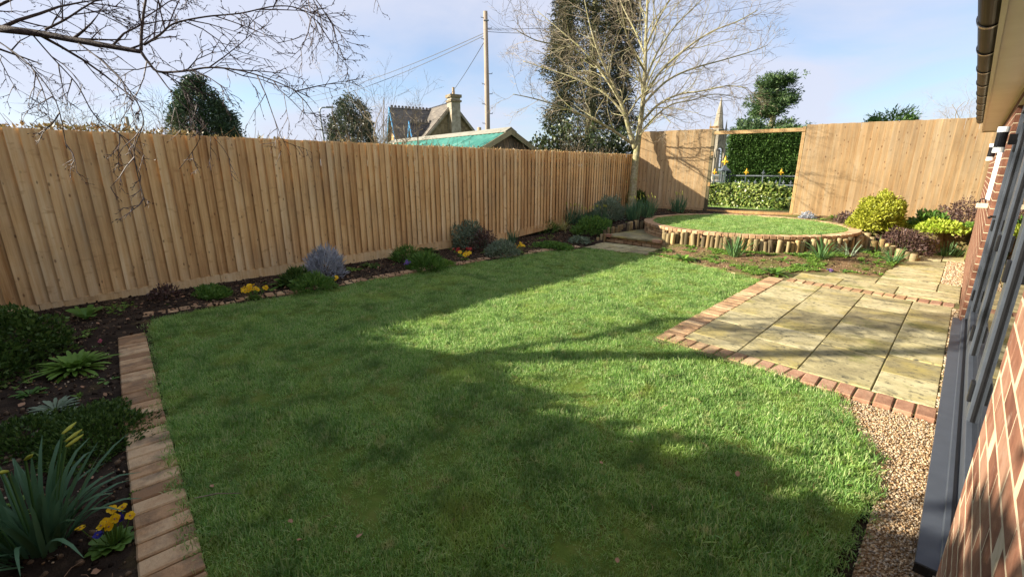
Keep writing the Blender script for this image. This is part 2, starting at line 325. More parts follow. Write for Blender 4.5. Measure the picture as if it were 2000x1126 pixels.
# ------------------------------------------------------------------ layout (metres; Y runs along the left fence and the house wall)
FX = -7.09                                              # face of the left fence
WX = 0.16                                               # face of the house wall
LAWN = [(-5.93, .42), (-3.52, .24), (-1.84, .14), (-.1, .05), (-.12, 1.2), (-.13, 1.9), (-.07, 2.5), (-.14, 2.9), (-.26, 3.3), (-.42, 3.62), (-.8, 3.70), (-1.84, 3.80), (-1.88, 5.5), (-1.9, 6.98), (-2.9, 7.30), (-3.87, 7.55), (-4.6, 7.44), (-5.3, 7.31), (-5.52, 6.7), (-5.68, 5.6), (-5.76, 4.0), (-5.80, 2.3)]
CC, CRAD, CZ = Vector((-3.42, 10.6, 0)), 2.10, .40      # round raised lawn
PATIO = [(-1.86, 3.66), (WX, 3.66), (WX, 8.4), (-.68, 8.4), (-1.3, 8.25), (-1.64, 7.85), (-1.86, 7.2)]
PATH = [(-.70, 8.2), (WX, 8.2), (WX, 11.5), (-.14, 11.5), (-.55, 10.6)]
STEP = [(-5.45, 7.34), (-4.05, 7.52), (-4.1, 8.62), (-4.6, 9.0), (-5.2, 9.6), (-5.42, 9.9)]
GRAVEL = [(-.45, 3.65), (WX, 3.65), (WX, -.2), (-.05, -.2), (-.05, 2.0), (-.05, 2.5), (-.12, 2.9), (-.24, 3.3)]
def far_y(x): return 12.15 + .235 * (x + 7.09)          # line of the far fence
def ground_h(x, y):
    x = np.asarray(x, float); y = np.asarray(y, float)
    d = np.hypot(x - CC.x, y - CC.y) - CRAD
    h = np.full(x.shape, -.018)
    h = np.where((x > -5.6) & (y > 7), .02 + .11 * (1 - sstep(0, 1.2, d)) * sstep(7.2, 8.6, y), h)
    left = (x < -5.40); h = np.where(left, .03 + .40 * sstep(8.0, 10.0, y), h)
    right = (x > -1.5) & (y > 10.3); h = np.where(right, .04 + .36 * sstep(10.6, 12.8, y), h)
    back = (y > 11.2) & (d > 0); h = np.where(back, np.maximum(h, .38 + .06 * sstep(0, .5, d)), h)
    h = np.where(d < -.02, .28, h)
    for poly, z in ((LAWN, -.03), (PATIO, -.05), (PATH, -.05), (GRAVEL, -.03)): h = np.where(pip(poly, x, y), z, h)
    h = np.where(pip(STEP, x, y), -.04, h)
    return h

# ------------------------------------------------------------------ ground
def grid_mesh(name, x0, x1, y0, y1, step, hf, mat, rough=0.0):
    nx = int((x1 - x0) / step) + 1; ny = int((y1 - y0) / step) + 1
    X, Y = np.meshgrid(np.linspace(x0, x1, nx), np.linspace(y0, y1, ny)); Z = hf(X, Y)
    if rough:
        Z = Z + np.array([mn.noise((a * 7, b * 7, 0)) * .6 + mn.noise((a * 19, b * 19, 3)) * .4 for a, b in zip(X.ravel(), Y.ravel())]).reshape(X.shape) * rough
    V = np.stack([X, Y, Z], -1).reshape(-1, 3); i = np.arange(nx * ny).reshape(ny, nx)
    Fc = np.stack([i[:-1, :-1], i[:-1, 1:], i[1:, 1:], i[1:, :-1]], -1).reshape(-1, 4)
    return np_mesh(name, V, Fc, mat, True)
def far_h(X, Y):
    h = -.35 + .64 * sstep(12.6, 14.2, Y - .235 * (X + 7.09) * (np.abs(X) < 12))
    return h
tag(link('ground', grid_mesh('ground', -260, 240, -120, 380, 2.5, far_h, M['field'])), kind='structure')
soil = link('soil_bed', grid_mesh('soil_bed', -7.25, .40, -3.4, 14.0, .055, ground_h, M['soil'], .016)); tag(soil, kind='structure')
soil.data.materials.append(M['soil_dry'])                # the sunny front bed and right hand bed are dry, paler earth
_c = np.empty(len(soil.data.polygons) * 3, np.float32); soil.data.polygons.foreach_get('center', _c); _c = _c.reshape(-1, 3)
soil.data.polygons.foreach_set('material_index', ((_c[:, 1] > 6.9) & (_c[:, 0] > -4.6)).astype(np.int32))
def flat(name, poly, z, mat, kind='structure'):
    return tag(MB().poly([(x, y, z) for x, y in poly]).build(name, mat), kind=kind)
flat('lawn', LAWN, 0.0, M['turf']); flat('gravel_path', GRAVEL, -.006, M['gravel_bed'])
MBc = MB().poly([(CC.x + math.cos(a) * (CRAD - .1), CC.y + math.sin(a) * (CRAD - .1), CZ - .012) for a in np.linspace(0, 2 * math.pi, 72)[:-1]])
tag(MBc.build('raised_lawn', M['turf']), kind='structure')

# ------------------------------------------------------------------ scatter by geometry nodes (grass, pebbles, clods: kind = stuff)
def protos(name, meshes):
    c = bpy.data.collections.new(name)
    for i, me in enumerate(meshes): c.objects.link(bpy.data.objects.new('%s_%02d' % (name, i), me))
    return c
def scatter(name, P, rot, scl, n, coll, label, cat):
    me = bpy.data.meshes.new(name); me.vertices.add(len(P)); me.vertices.foreach_set('co', np.asarray(P, np.float32).ravel())
    a = me.attributes.new('rot', 'FLOAT_VECTOR', 'POINT'); a.data.foreach_set('vector', np.asarray(rot, np.float32).ravel())
    a = me.attributes.new('scl', 'FLOAT', 'POINT'); a.data.foreach_set('value', np.asarray(scl, np.float32))
    a = me.attributes.new('idx', 'INT', 'POINT'); a.data.foreach_set('value', RNG.integers(0, n, len(P)).astype(np.int32))
    o = link(name, me); tag(o, label, cat, kind='stuff')
    ng = bpy.data.node_groups.new(name, 'GeometryNodeTree')
    ng.interface.new_socket('Geometry', in_out='INPUT', socket_type='NodeSocketGeometry'); ng.interface.new_socket('Geometry', in_out='OUTPUT', socket_type='NodeSocketGeometry')
    gi = ng.nodes.new('NodeGroupInput'); go = ng.nodes.new('NodeGroupOutput'); ip = ng.nodes.new('GeometryNodeInstanceOnPoints'); ci = ng.nodes.new('GeometryNodeCollectionInfo')
    ci.inputs['Collection'].default_value = coll; ci.inputs['Separate Children'].default_value = True; ci.inputs['Reset Children'].default_value = True
    ip.inputs['Pick Instance'].default_value = True
    def na(nm, t):
        x = ng.nodes.new('GeometryNodeInputNamedAttribute'); x.data_type = t; x.inputs['Name'].default_value = nm; return x.outputs['Attribute']
    L = ng.links.new; L(gi.outputs[0], ip.inputs['Points']); L(ci.outputs[0], ip.inputs['Instance']); L(na('idx', 'INT'), ip.inputs['Instance Index'])
    L(na('rot', 'FLOAT_VECTOR'), ip.inputs['Rotation']); L(na('scl', 'FLOAT'), ip.inputs['Scale']); L(ip.outputs[0], go.inputs[0])
    md = o.modifiers.new('scatter', 'NODES'); md.node_group = ng
    return o
def ribbons(P, dirs, L, W, droop, segs=4, twist=0.0, taper=.15):
    """arching strap leaves: base points, start directions, lengths, widths; returns V, F"""
    n = len(P); P = np.asarray(P, float); d = unit(np.asarray(dirs, float)); L = np.asarray(L, float); W = np.asarray(W, float); droop = np.asarray(droop, float)
    side = unit(np.cross(d, [0, 0, 1.0]) + 1e-4); ang = RNG.uniform(-twist, twist, n)[:, None]
    side = unit(side * np.cos(ang) + np.cross(d, side) * np.sin(ang))
    Vs = []; p = P.copy(); dd = d.copy()
    for k in range(segs + 1):
        t = k / segs; wd = W * (1 - (1 - taper) * max(0, (t - .45) / .55) ** 1.6) * (.75 + .25 * min(1, t * 4)) * (0.25 if k == segs else 1)
        Vs.append(np.stack([p - side * wd[:, None] / 2, p + side * wd[:, None] / 2], 1))
        p = p + dd * (L / segs)[:, None]; dd = unit(dd + np.array([0, 0, -1.0]) * (droop / segs * (0.5 + 1.5 * t))[:, None])
    V = np.stack(Vs, 1).reshape(-1, 3); m = 2 * (segs + 1)
    q = np.array([[2 * k, 2 * k + 1, 2 * k + 3, 2 * k + 2] for k in range(segs)])
    Fc = (np.arange(n)[:, None, None] * m + q[None]).reshape(-1, 4)
    return V, Fc
def diamonds(P, dirs, nor, L, W, fold=.15):
    """single leaves: base point, way it points, face normal"""
    P = np.asarray(P, float); d = unit(np.asarray(dirs, float)); s = unit(np.cross(d, nor) + 1e-5); nr = np.cross(s, d)
    L = np.broadcast_to(L, (len(P),))[:, None]; W = np.broadcast_to(W, (len(P),))[:, None]
    a = P; b = P + d * L * .45 + s * W / 2 + nr * W * fold; t = P + d * L; c = P + d * L * .45 - s * W / 2 + nr * W * fold
    V = np.stack([a, b, t, c], 1).reshape(-1, 3); Fc = np.arange(len(P) * 4).reshape(-1, 4)
    return V, Fc
def tuft(nb, spread, lmin, lmax, wd, lean):
    a = RNG.uniform(0, 2 * np.pi, nb); r = spread * np.sqrt(RNG.uniform(0, 1, nb)); P = np.stack([r * np.cos(a), r * np.sin(a), np.zeros(nb)], 1)
    b = RNG.uniform(0, 2 * np.pi, nb); t = np.abs(RNG.normal(0, lean, nb)); dr = np.stack([np.cos(b) * np.sin(t), np.sin(b) * np.sin(t), np.cos(t)], 1)
    V, Fc = ribbons(P, dr, RNG.uniform(lmin, lmax, nb), np.full(nb, wd) * RNG.uniform(.7, 1.3, nb), RNG.uniform(.3, 1.7, nb), 3, .8)
    return np_mesh('tuft', V, Fc, M['grass'])
TUFTS = protos('grass_tuft', [tuft(44, .062, .015, .040, .0028, .85) for _ in range(10)])
def sample(poly, n):
    xs = [p[0] for p in poly]; ys = [p[1] for p in poly]
    X = RNG.uniform(min(xs), max(xs), n); Y = RNG.uniform(min(ys), max(ys), n); k = pip(poly, X, Y); return X[k], Y[k]
def lawn_grass(name, poly, z, dens, label):
    xs = [p[0] for p in poly]; ys = [p[1] for p in poly]; area = (max(xs) - min(xs)) * (max(ys) - min(ys))
    X, Y = sample(poly, int(area * dens)); r = np.hypot(X, Y)
    k = RNG.uniform(0, 1, len(X)) < np.clip(1.25 - r / 9.5, .36, 1); X, Y = X[k], Y[k]
    worn = np.array([mn.noise((a * 1.9, b * 1.9, 5.0)) * .7 + mn.noise((a * 6, b * 6, 9.0)) * .5 for a, b in zip(X, Y)])
    k = worn > RNG.uniform(-.85, -.12, len(X)); X, Y, worn = X[k], Y[k], worn[k]
    rot = np.stack([RNG.normal(0, .12, len(X)), RNG.normal(0, .12, len(X)), RNG.uniform(0, 6.28, len(X))], 1)
    s = RNG.uniform(.6, 1.3, len(X)) * np.clip(1 + worn * .8, .5, 1.7)
    return scatter(name, np.stack([X, Y, np.full(len(X), z)], 1), rot, s, 10, TUFTS, label, 'grass')
def grow_poly(poly, k):
    c = Vector((sum(p[0] for p in poly) / len(poly), sum(p[1] for p in poly) / len(poly)))
    return [tuple(Vector(p) + (Vector(p) - c).normalized() * k) for p in poly]
lawn_grass('lawn_grass', grow_poly(LAWN, .03), 0.0, 1050, 'rough mown lawn grass inside the brick edging')
CIRC = [(CC.x + math.cos(a) * (CRAD - .24), CC.y + math.sin(a) * (CRAD - .24)) for a in np.linspace(0, 2 * math.pi, 60)[:-1]]
lawn_grass('raised_lawn_grass', CIRC, CZ - .012, 900, 'short grass of the round raised lawn')
def lump(r, name, mat, flatten=.65):
    bm = bmesh.new(); bmesh.ops.create_icosphere(bm, subdivisions=1, radius=r)
    for v in bm.verts: v.co *= random.uniform(.75, 1.2); v.co.z *= flatten
    me = bpy.data.meshes.new(name); bm.to_mesh(me); bm.free(); me.polygons.foreach_set('use_smooth', np.ones(len(me.polygons), bool)); me.materials.append(mat); return me
PEB = protos('pebble', [lump(.011, 'pebble', M['pebble']) for _ in range(8)])
CLOD = protos('clod', [lump(.014, 'clod', M['clod'], .8) for _ in range(8)])
def pebbles(name, poly, dens, z, label, smin=.5, smax=1.35):
    xs = [p[0] for p in poly]; ys = [p[1] for p in poly]
    X, Y = sample(poly, int((max(xs) - min(xs)) * (max(ys) - min(ys)) * dens)); n = len(X)
    return scatter(name, np.stack([X, Y, z + RNG.uniform(0, .008, n)], 1), RNG.uniform(0, 6.28, (n, 3)), RNG.uniform(smin, smax, n), 8, PEB, label, 'gravel')
pebbles('gravel', GRAVEL, 20000, -.006, 'loose tan gravel between the lawn and the house', .2, .7)
pebbles('gravel_strip', [(.108, 3.7), (WX, 3.7), (WX, 6.98), (.108, 6.98)], 7000, .012, 'narrow gravel strip along the door sill', .5, 1.2)
pebbles('gravel_pocket', [(-.05, 8.42), (WX, 8.42), (WX, 10.62), (-.05, 10.62)], 6500, .012, 'gravel pocket between the path slabs and the brick wall', .7, 1.6)
bx_ = RNG.uniform(-7.1, .3, 46000); by_ = RNG.uniform(-2.5, 13.2, 46000)
out = np.ones(len(bx_), bool)
for poly in (LAWN, PATIO, PATH, GRAVEL, STEP): out &= ~pip(grow_poly(poly, .02), bx_, by_)
out &= (np.hypot(bx_ - CC.x, by_ - CC.y) > CRAD + .1) & (by_ < far_y(bx_) - .1) & (bx_ < .1)
out &= ~((by_ > 6.9) & (bx_ > -4.6) & (RNG.uniform(0, 1, len(bx_)) < .75))
bx_, by_ = bx_[out], by_[out]
scatter('soil_clods', np.stack([bx_, by_, ground_h(bx_, by_) + .004], 1), RNG.uniform(0, 6.28, (len(bx_), 3)), RNG.uniform(.25, 1.25, len(bx_)) ** 1.6, 8, CLOD, 'crumbly dark soil clods in the flower beds', 'soil')

# ------------------------------------------------------------------ brick edging, patio slabs, step, logs
BRICK = [MB().box((0, 0, 0), (.099, .205, .062)).mesh('brick', bevel=.007) for _ in range(3)]
BRICK[2].materials.append(M['brick_brown'])
BRICK[0].materials.append(M['brick_pave']); BRICK[1].materials.append(M['brick_red'])
def polyline(pts, pitch):
    pts = [Vector((p[0], p[1], 0)) for p in pts]; out = []; acc = pitch / 2
    for a, b in zip(pts, pts[1:]):
        L = (b - a).length; t = (b - a).normalized()
        while acc <= L: out.append((a + t * acc, math.atan2(t.y, t.x))); acc += pitch
        acc -= L
    return out
def edging(label, pts, z=.012, pitch=.109, me=0, sl=1.0, sw=1.0, split=None, off=0.0):
    root = thing('brick_edging', label, 'edging', (pts[0][0], pts[0][1], 0), 0, 'brick edging courses')
    for i, (p, a) in enumerate(polyline(pts, pitch)):
        a2 = a + random.uniform(-.03, .03); q = p - root.location + Vector((-math.sin(a), math.cos(a), 0)) * off
        k = me if split is None else (1 if split(p) else 0)
        link('brick', BRICK[k], None, root, (q.x, q.y, z - .031 + random.uniform(-.004, .004)), (random.uniform(-.02, .02), random.uniform(-.02, .02), a2), (sl, sw, 1))
    return root
edging('brick edging across the near left end of the lawn beside the daffodils', [(-6.02, .27), (-3.6, .125), (-1.93, .04), (-.2, -.06)], me=2)
edging('long brick edging between the lawn and the fence border', [(-6.05, .38), (-5.90, 2.3), (-5.86, 4.0), (-5.78, 5.6), (-5.60, 6.8), (-5.44, 7.3)], z=.034, sw=.82)
edging('thin brick edging between the lawn and the front bed of the round lawn', [(-4.1, 7.62), (-3.82, 7.64), (-2.9, 7.38), (-1.96, 7.06)], z=.004, sw=.55, pitch=.112)
edging('brick edging down the lawn side of the slab patio', [(-1.755, 3.92), (-1.765, 7.22)], z=.022)
edging('red brick edging along the near end of the slab patio', [(-1.84, 3.835), (-.86, 3.80), (-.6, 3.76), (.15, 3.755)], z=.022, sw=.95, split=lambda p: p.x > -.95)
edging('single course of red bricks across the far end of the patio', [(-1.62, 7.20), (.15, 7.15)], z=.020, split=lambda p: p.x > -.2)
patio = tag(MB().poly([(x, y, .012) for x, y in PATIO]).build('patio', M['joint']), kind='structure')
path = tag(MB().poly([(x, y, .011) for x, y in PATH]).build('path', M['joint']), kind='structure')
def slab(x0, x1, y0, y1, par, z=.02, g=.003, rz=0.0):
    b = MB().box((0, 0, 0), (x1 - x0 - 2 * g, y1 - y0 - 2 * g, .05)); 
    return b.build('slab', M['slab'], par, bevel=.004, loc=((x0 + x1) / 2, (y0 + y1) / 2, z - .025 + random.uniform(-.003, .003)), rot=(random.uniform(-.004, .004), random.uniform(-.004, .004), rz))
cols_ = [(-1.655, -1.1745, [3.93, 4.12, 4.66, 5.10, 5.57, 6.01, 6.55, 7.08]), (-1.1715, -.708, [3.91, 4.40, 4.90, 5.22, 5.69, 6.20, 6.70, 7.06]),
         (-.705, -.240, [3.88, 4.365, 4.67, 5.14, 5.50, 5.89, 6.33, 6.78, 7.04]), (-.237, .104, [3.865, 4.33, 4.78, 5.33, 5.80, 6.22, 6.60, 7.03])]
for x0, x1, ys in cols_:
    for a, b in zip(ys, ys[1:]): slab(x0, x1, a, b, patio, rz=random.uniform(-.004, .004))
for x0, x1, y0, y1 in ((-1.60, -1.06, 7.31, 7.84), (-1.05, -.445, 7.31, 7.83), (-.435, .155, 7.30, 7.80), (-1.28, -.70, 7.85, 8.22)): slab(x0, x1, y0, y1, patio, .02)
for x0, x1, y0, y1 in ((-.69, -.07, 7.84, 8.38), (-.06, .155, 7.81, 8.40), (-.69, -.06, 8.39, 8.95), (-.68, -.06, 8.96, 9.72), (-.66, -.06, 9.73, 10.44), (-.55, -.13, 10.46, 11.2), (-.12, .155, 10.66, 11.48)): slab(x0, x1, y0, y1, path, .022)
# paving before the step, step and landing
stp = thing('garden_step', 'brick faced paved step leading up to the round lawn', 'step', (-4.8, 8.35, 0), 0)
def L2(o, x, y, z): return (x - o.location.x, y - o.location.y, z - o.location.z)
for x0, x1, y0, y1 in ((-5.36, -4.92, 7.42, 7.86), (-4.91, -4.46, 7.46, 7.86), (-4.45, -4.08, 7.56, 7.86), (-5.42, -5.1, 7.87, 8.28), (-5.09, -4.6, 7.87, 8.28), (-4.59, -4.1, 7.87, 8.28)):
    s_ = slab(x0, x1, y0, y1, stp, .012); s_.location = L2(stp, *s_.location)
for k in range(6):
    for r_ in range(2):
        x = -5.36 + k * .218 + (.1 if r_ else 0)
        link('riser_brick', BRICK[0], None, stp, L2(stp, x, 8.40, .035 + r_ * .066), (0, 0, math.pi / 2), (1, 1, 1))
lp = [(-5.46, 8.30), (-4.16, 8.28), (-4.12, 8.66), (-4.62, 8.92), (-5.15, 9.45), (-5.42, 9.92)]
MB().prism([L2(stp, x, y, .128) for x, y in lp], (0, 0, .036)).build('tread', M['slab'], stp, bevel=.005)
for x in (-5.40, -4.24): link('corner_brick', BRICK[1], None, stp, L2(stp, x, 8.315, .15), (0, 0, math.pi / 2), (.9, .9, 1))
# round lawn: curved brick wall and rim
rim = thing('round_brick_wall', 'curved brick rim and low wall round the raised lawn', 'wall', (CC.x, CC.y, 0), 0)
n = 118
for i in range(n):
    a = 2 * math.pi * i / n
    link('rim_brick', BRICK[0], None, rim, ((CRAD - .1) * math.cos(a), (CRAD - .1) * math.sin(a), CZ - .026 + random.uniform(-.003, .003)), (0, 0, a + math.pi / 2), (1.03, 1.0, 1))
for lv in range(4):
    m_ = 58
    for i in range(m_):
        a = 2 * math.pi * (i + .5 * (lv % 2)) / m_
        if not (-2.85 < math.atan2(math.sin(a), math.cos(a)) < -1.62): continue
        link('wall_brick', BRICK[0], None, rim, ((CRAD - .07) * math.cos(a), (CRAD - .07) * math.sin(a), CZ - .095 - .069 * lv), (0, 0, a), (1, 1.02, 1))
MB().lathe([(CRAD - .09, -.02), (CRAD - .085, CZ - .06)], sides=80).build('wall_core', M['mortar'], rim)
def log_mesh(r, h, seed):
    rr = random.Random(seed); prof = [(r * .96, 0), (r, .04), (r * rr.uniform(.95, 1.02), h * .5), (r * .99, h - .02), (r * .86, h - .004)]
    b = MB().lathe(prof, sides=10); me = b.mesh('log', None, True); me.update(); return me
LOGS = [log_mesh(.042 * random.uniform(.85, 1.1), .5, i) for i in range(5)]
for i, l_ in enumerate(LOGS): l_.materials.append(M['log'] if i % 2 else M['log_old'])
def logs(label, spots):
    root = thing('log_roll_edging', label, 'edging', (spots[0][0], spots[0][1], 0), 0, 'log roll edging')
    for x, y, zt, s in spots:
        r_ = random.uniform(.85, 1.12) * s
        link('log', random.choice(LOGS), None, root, (x - root.location.x, y - root.location.y, zt - .5 + random.choice((0, 0, 0, -.02, -.05)) + random.uniform(-.02, .015)), (random.gauss(0, .05), random.gauss(0, .05), random.uniform(0, 6)), (r_, r_, 1))
    return root
sp = []
a = R(-113)
while a < R(2):
    q = (CRAD + .05 + random.uniform(-.01, .012)); sp.append((CC.x + q * math.cos(a), CC.y + q * math.sin(a), CZ - .035, .93 if random.random() > .18 else .6)); a += .082 / q
logs('long curve of upright logs in front of the round raised lawn', sp)
logs('thick log posts at the near corner of the step', [(-4.13, 8.42, .34, 1.2), (-4.06, 8.50, .34, 1.1), (-4.05, 8.36, .33, 1.1), (-3.99, 8.44, .35, 1.1), (-3.93, 8.52, .33, 1.0)])
logs('row of upright logs holding the border left of the step', [(-5.50 + .09 * t, 8.42 + 1.5 * t, .30 + .12 * t, .85) for t in np.linspace(0, 1, 20)])
logs('short stub logs beside the near left corner of the step', [(-5.60 + .035 * k, 8.22 + .02 * k, .12 + .03 * k, .8) for k in range(4)])
logs('row of cut logs stepping down from the round lawn to the path', [(-1.32 + .112 * k, 10.72 - .05 * k, .42 - .038 * k, 1.25) for k in range(9)])
logs('lower front row of cut logs beside the path corner', [(-1.02 + .105 * k, 10.30 - .01 * k, .30 - .032 * k, 1.25) for k in range(6)])

# ------------------------------------------------------------------ close-boarded fences
def feather(wd, h):
    prof = [(0, -.042), (wd, -.008), (wd, 0), (wd * .5, -.010), (.006, -.026)]
    b = MB(); b.prism([(x, y, 0) for x, y in prof], (0, 0, h)); return b
BOARDS = [feather(.126 + .003 * k, 1.0).mesh('board', bevel=.0015) for k in range(3)]
BOARDS_FAR = [feather(.126 + .003 * k, 1.0).mesh('board', bevel=.0015) for k in range(3)]
for b in BOARDS: b.materials.append(M['fence'])
for b in BOARDS_FAR: b.materials.append(M['fence_far'])
def closeboard(label, p0, p1, ztop, zbot, meshes, mat, pitch=.110, grav=None, group='close boarded timber fences'):
    p0 = Vector(p0); p1 = Vector(p1); L = (p1 - p0).length; rz = math.atan2(p1.y - p0.y, p1.x - p0.x)
    root = thing('close_boarded_fence', label, 'fence', p0, rz, group)
    n = int(L / pitch); pt = L / n
    for i in range(n):
        x = i * pt; zb = zbot(x) + random.uniform(-.004, .004); zt = ztop + random.uniform(-.005, .006)
        link('board', random.choice(meshes), None, root, (x + random.uniform(-.004, .004), random.uniform(-.002, .002), zb), (random.gauss(0, .002), random.gauss(0, .003), random.gauss(0, .006)), (pt / .110, 1, zt - zb))
    for z in (.45, 1.1, 1.72):
        MB().box((L / 2, .026, zbot(L / 2) - .15 + z * (ztop - zbot(L / 2) + .15) / 1.95), (L - .02, .045, .075)).build('rail', M['rail'], root)
    if grav:
        for x0, x1 in grav:
            z0, z1 = zbot(x0), zbot(x1); dz = random.uniform(-.006, .006)
            b = MB(); b.prism([(x0 + .003, -.030, z0 - .155 + dz), (x1 - .003, -.030, z1 - .155 + dz), (x1 - .003, -.030, z1 + .004 + dz), (x0 + .003, -.030, z0 + .004 + dz)], (0, .028, 0))
            b.build('gravel_board', mat, root, bevel=.002)
    return root, L
zb_left = lambda x: float(np.interp(x - 2.4, [-2.4, 0, 1.0, 2.2, 4.0, 7.0, 8.0, 9.0, 10, 15], [.08, .10, .14, .165, .185, .19, .20, .30, .46, .50]))
closeboard('long shaded close boarded fence along the left of the garden', (FX, -2.4, 0), (FX, 12.15, 0), 1.96, zb_left, BOARDS, M['fence'], grav=[(0, 2.0), (2.0, 3.75), (3.75, 6.5), (6.5, 9.2), (9.2, 12.0), (12.0, 14.5)])
def far_pt(x): return (x, far_y(x), 0)
fl, Lf = closeboard('tall sunlit fence panel between the bare tree and the gap', far_pt(-7.05), far_pt(-5.12), 2.58, lambda x: .50, BOARDS_FAR, M['fence_far'], .112, grav=[(0, 1.95)])
MB().box((Lf + .035, .02, 1.43), (.085, .10, 2.24)).build('gap_post', M['post'], fl, bevel=.004)
MB().box((Lf + .03, -.045, 2.62), (.22, .05, .05)).build('top_packer', M['rail'], fl, bevel=.003)
for z in (1.15, 1.95): MB().box((Lf + .06, -.045, z), (.06, .03, .10)).build('rail_end', M['rail'], fl, bevel=.003)
fr_, Lr = closeboard('tall sunlit fence stretch right of the gap beside the house', far_pt(-3.07), far_pt(.45), 2.58, lambda x: .46 - .03 * x, BOARDS_FAR, M['fence_far'], .115, grav=[(0, 1.8), (1.8, 3.6)])
MB().box((-.04, .03, 1.42), (.07, .09, 2.24)).build('gap_post', M['rail'], fr_, bevel=.004)
gapL = (Vector(far_pt(-3.07)) - Vector(far_pt(-5.12))).length
MB().box((-gapL / 2 + .02, -.01, 2.475), (gapL - .06, .045, .085)).build('gap_rail', M['rail'], fr_, bevel=.003)
MB().box((-gapL / 2, -.012, .40), (gapL - .02, .03, .15)).build('gap_gravel_board', M['rail'], fr_, bevel=.002)

# ------------------------------------------------------------------ the house on the right
house = thing('house', 'brick bungalow wall with grey bifold doors along the patio', 'house', (WX, 4, 0), 0)
HO = house.location.copy()
def hb(name, x0, x1, y0, y1, z0, z1, mat, par=None, bevel=0):
    b = MB().box(((x0 + x1) / 2 - HO.x, (y0 + y1) / 2 - HO.y, (z0 + z1) / 2), (x1 - x0, y1 - y0, z1 - z0)); return b.build(name, mat, par or house, bevel=bevel)
DY0, DY1, EAVE, HEND = 1.90, 6.12, 2.22, 12.35
hb('wall', WX + .0004, .46, -3, DY0 - .004, -.2, EAVE, M['mortar']); hb('wall', WX + .0004, .46, DY1 + .004, HEND, -.2, EAVE, M['mortar']); hb('wall', WX + .0004, .46, DY0 - .004, DY1 + .004, 2.09, EAVE, M['mortar'])
HB = MB().box((0, 0, 0), (.1, .215, .065)).mesh('brick', M['brick_house'], bevel=.0012)
rest = MB()
for cidx in range(30):
    z = .0325 + cidx * .075; k = 0; y = -3 + (.1125 if cidx % 2 else 0)
    while y < HEND:
        a, b = max(y, -3), min(y + .215, HEND)
        if z > EAVE - .02: break
        segs = []
        if z < 2.09:
            if a < DY0: segs.append((a, min(b, DY0)))
            if b > DY1: segs.append((max(a, DY1), b))
        else: segs.append((a, b))
        for s0, s1 in segs:
            if s1 - s0 < .03: continue
            xc = WX + .05 + random.uniform(-.0002, .0001)
            if .12 < s0 < DY0 and z < 1.45:
                link('brick', HB, None, house, (xc - HO.x, (s0 + s1) / 2 - HO.y, z), (0, 0, random.gauss(0, .004)), (1, (s1 - s0) / .215, 1))
            else: rest.box((xc - HO.x, (s0 + s1) / 2 - HO.y, z), (.1, s1 - s0, .065))
        y += .225
rb_ = rest.build('brickwork', M['brick_house'], house); rb_['kind'] = 'stuff'
hb('sealant_bead', WX + .002, WX + .012, DY0 - .002, DY0 + .008, .1, 2.09, M['white'])
door = hb('door_frame', .190, .27, DY0 + .01, DY0 + .07, .10, 2.09, M['anthracite'], bevel=.003)
hb('door_frame', .190, .27, DY1 - .06, DY1, .10, 2.09, M['anthracite'], bevel=.003); hb('door_frame', .190, .27, DY0 + .07, DY1 - .06, 2.02, 2.09, M['anthracite'], bevel=.003)
hb('threshold', .176, .27, DY0 + .01, DY1 - .01, .098, .128, M['anthracite'], bevel=.003); hb('threshold_track', .196, .206, DY0 + .07, DY1 - .06, .128, .137, M['rubber'])
sl_ = MB(); sl_.prism([(.112 - HO.x, 2.06 - HO.y, .070), (.117 - HO.x, 2.06 - HO.y, .070), (.117 - HO.x, 2.06 - HO.y, .090), (.20 - HO.x, 2.06 - HO.y, .098), (.20 - HO.x, 2.06 - HO.y, .104), (.112 - HO.x, 2.06 - HO.y, .098)], (0, 6.2 - 2.06, 0)); sl_.build('sill', M['anthracite'], house)
hb('sill_end_cap', .110, .198, 2.05, 2.06, .066, .106, M['black'])
hb('sill_support', .165, .40, DY0, DY1, -.1, .088, M['mortar'])
ys = [DY0 + .075, 3.34, 4.60, DY1 - .065]
for a, b in zip(ys, ys[1:]):
    a += .004; b -= .004
    s_ = hb('door_leaf', .212, .272, a, a + .075, .135, 2.015, M['anthracite'], bevel=.004)
    for args in ((b - .075, b, .135, 2.015), (a + .075, b - .075, .135, .235), (a + .075, b - .075, 1.93, 2.015)):
        hb('door_leaf', .212, .272, *args, M['anthracite'], bevel=.003)
    hb('gasket', .226, .2355, a + .075, a + .083, .235, 1.93, M['rubber']); hb('gasket', .226, .2355, b - .083, b - .075, .235, 1.93, M['rubber'])
    hb('glazing', .236, .241, a + .076, b - .076, .236, 1.929, M['glass'])
for yy in (ys[1], ys[2]):
    for z in (.38, 1.05, 1.75): hb('hinge', .196, .212, yy - .035, yy + .035, z - .055, z + .055, M['rubber'], bevel=.003)
for z in (.38, 1.05, 1.75): hb('hinge', .196, .212, ys[3] - .03, ys[3] + .03, z - .05, z + .05, M['rubber'], bevel=.003)
hh = MB().tube([(.205 - HO.x, 5.86 - HO.y, 1.14), (.165 - HO.x, 5.86 - HO.y, 1.14), (.160 - HO.x, 5.80 - HO.y, 1.14), (.160 - HO.x, 5.72 - HO.y, 1.14)], .010, 8); hh.build('door_handle', M['black'], house)
hb('room_floor', .27, 4.2, 1.2, 7.2, .02, .10, M['soffit']); hb('room_wall', 4.2, 4.3, 1.2, 7.2, 0, 2.3, M['render']); hb('room_wall', .46, 4.2, 7.1, 7.2, 0, 2.3, M['render']); hb('room_wall', .46, 4.2, 1.2, 1.3, 0, 2.3, M['render']); hb('room_ceiling', .27, 4.2, 1.2, 7.2, 2.26, 2.32, M['render'])
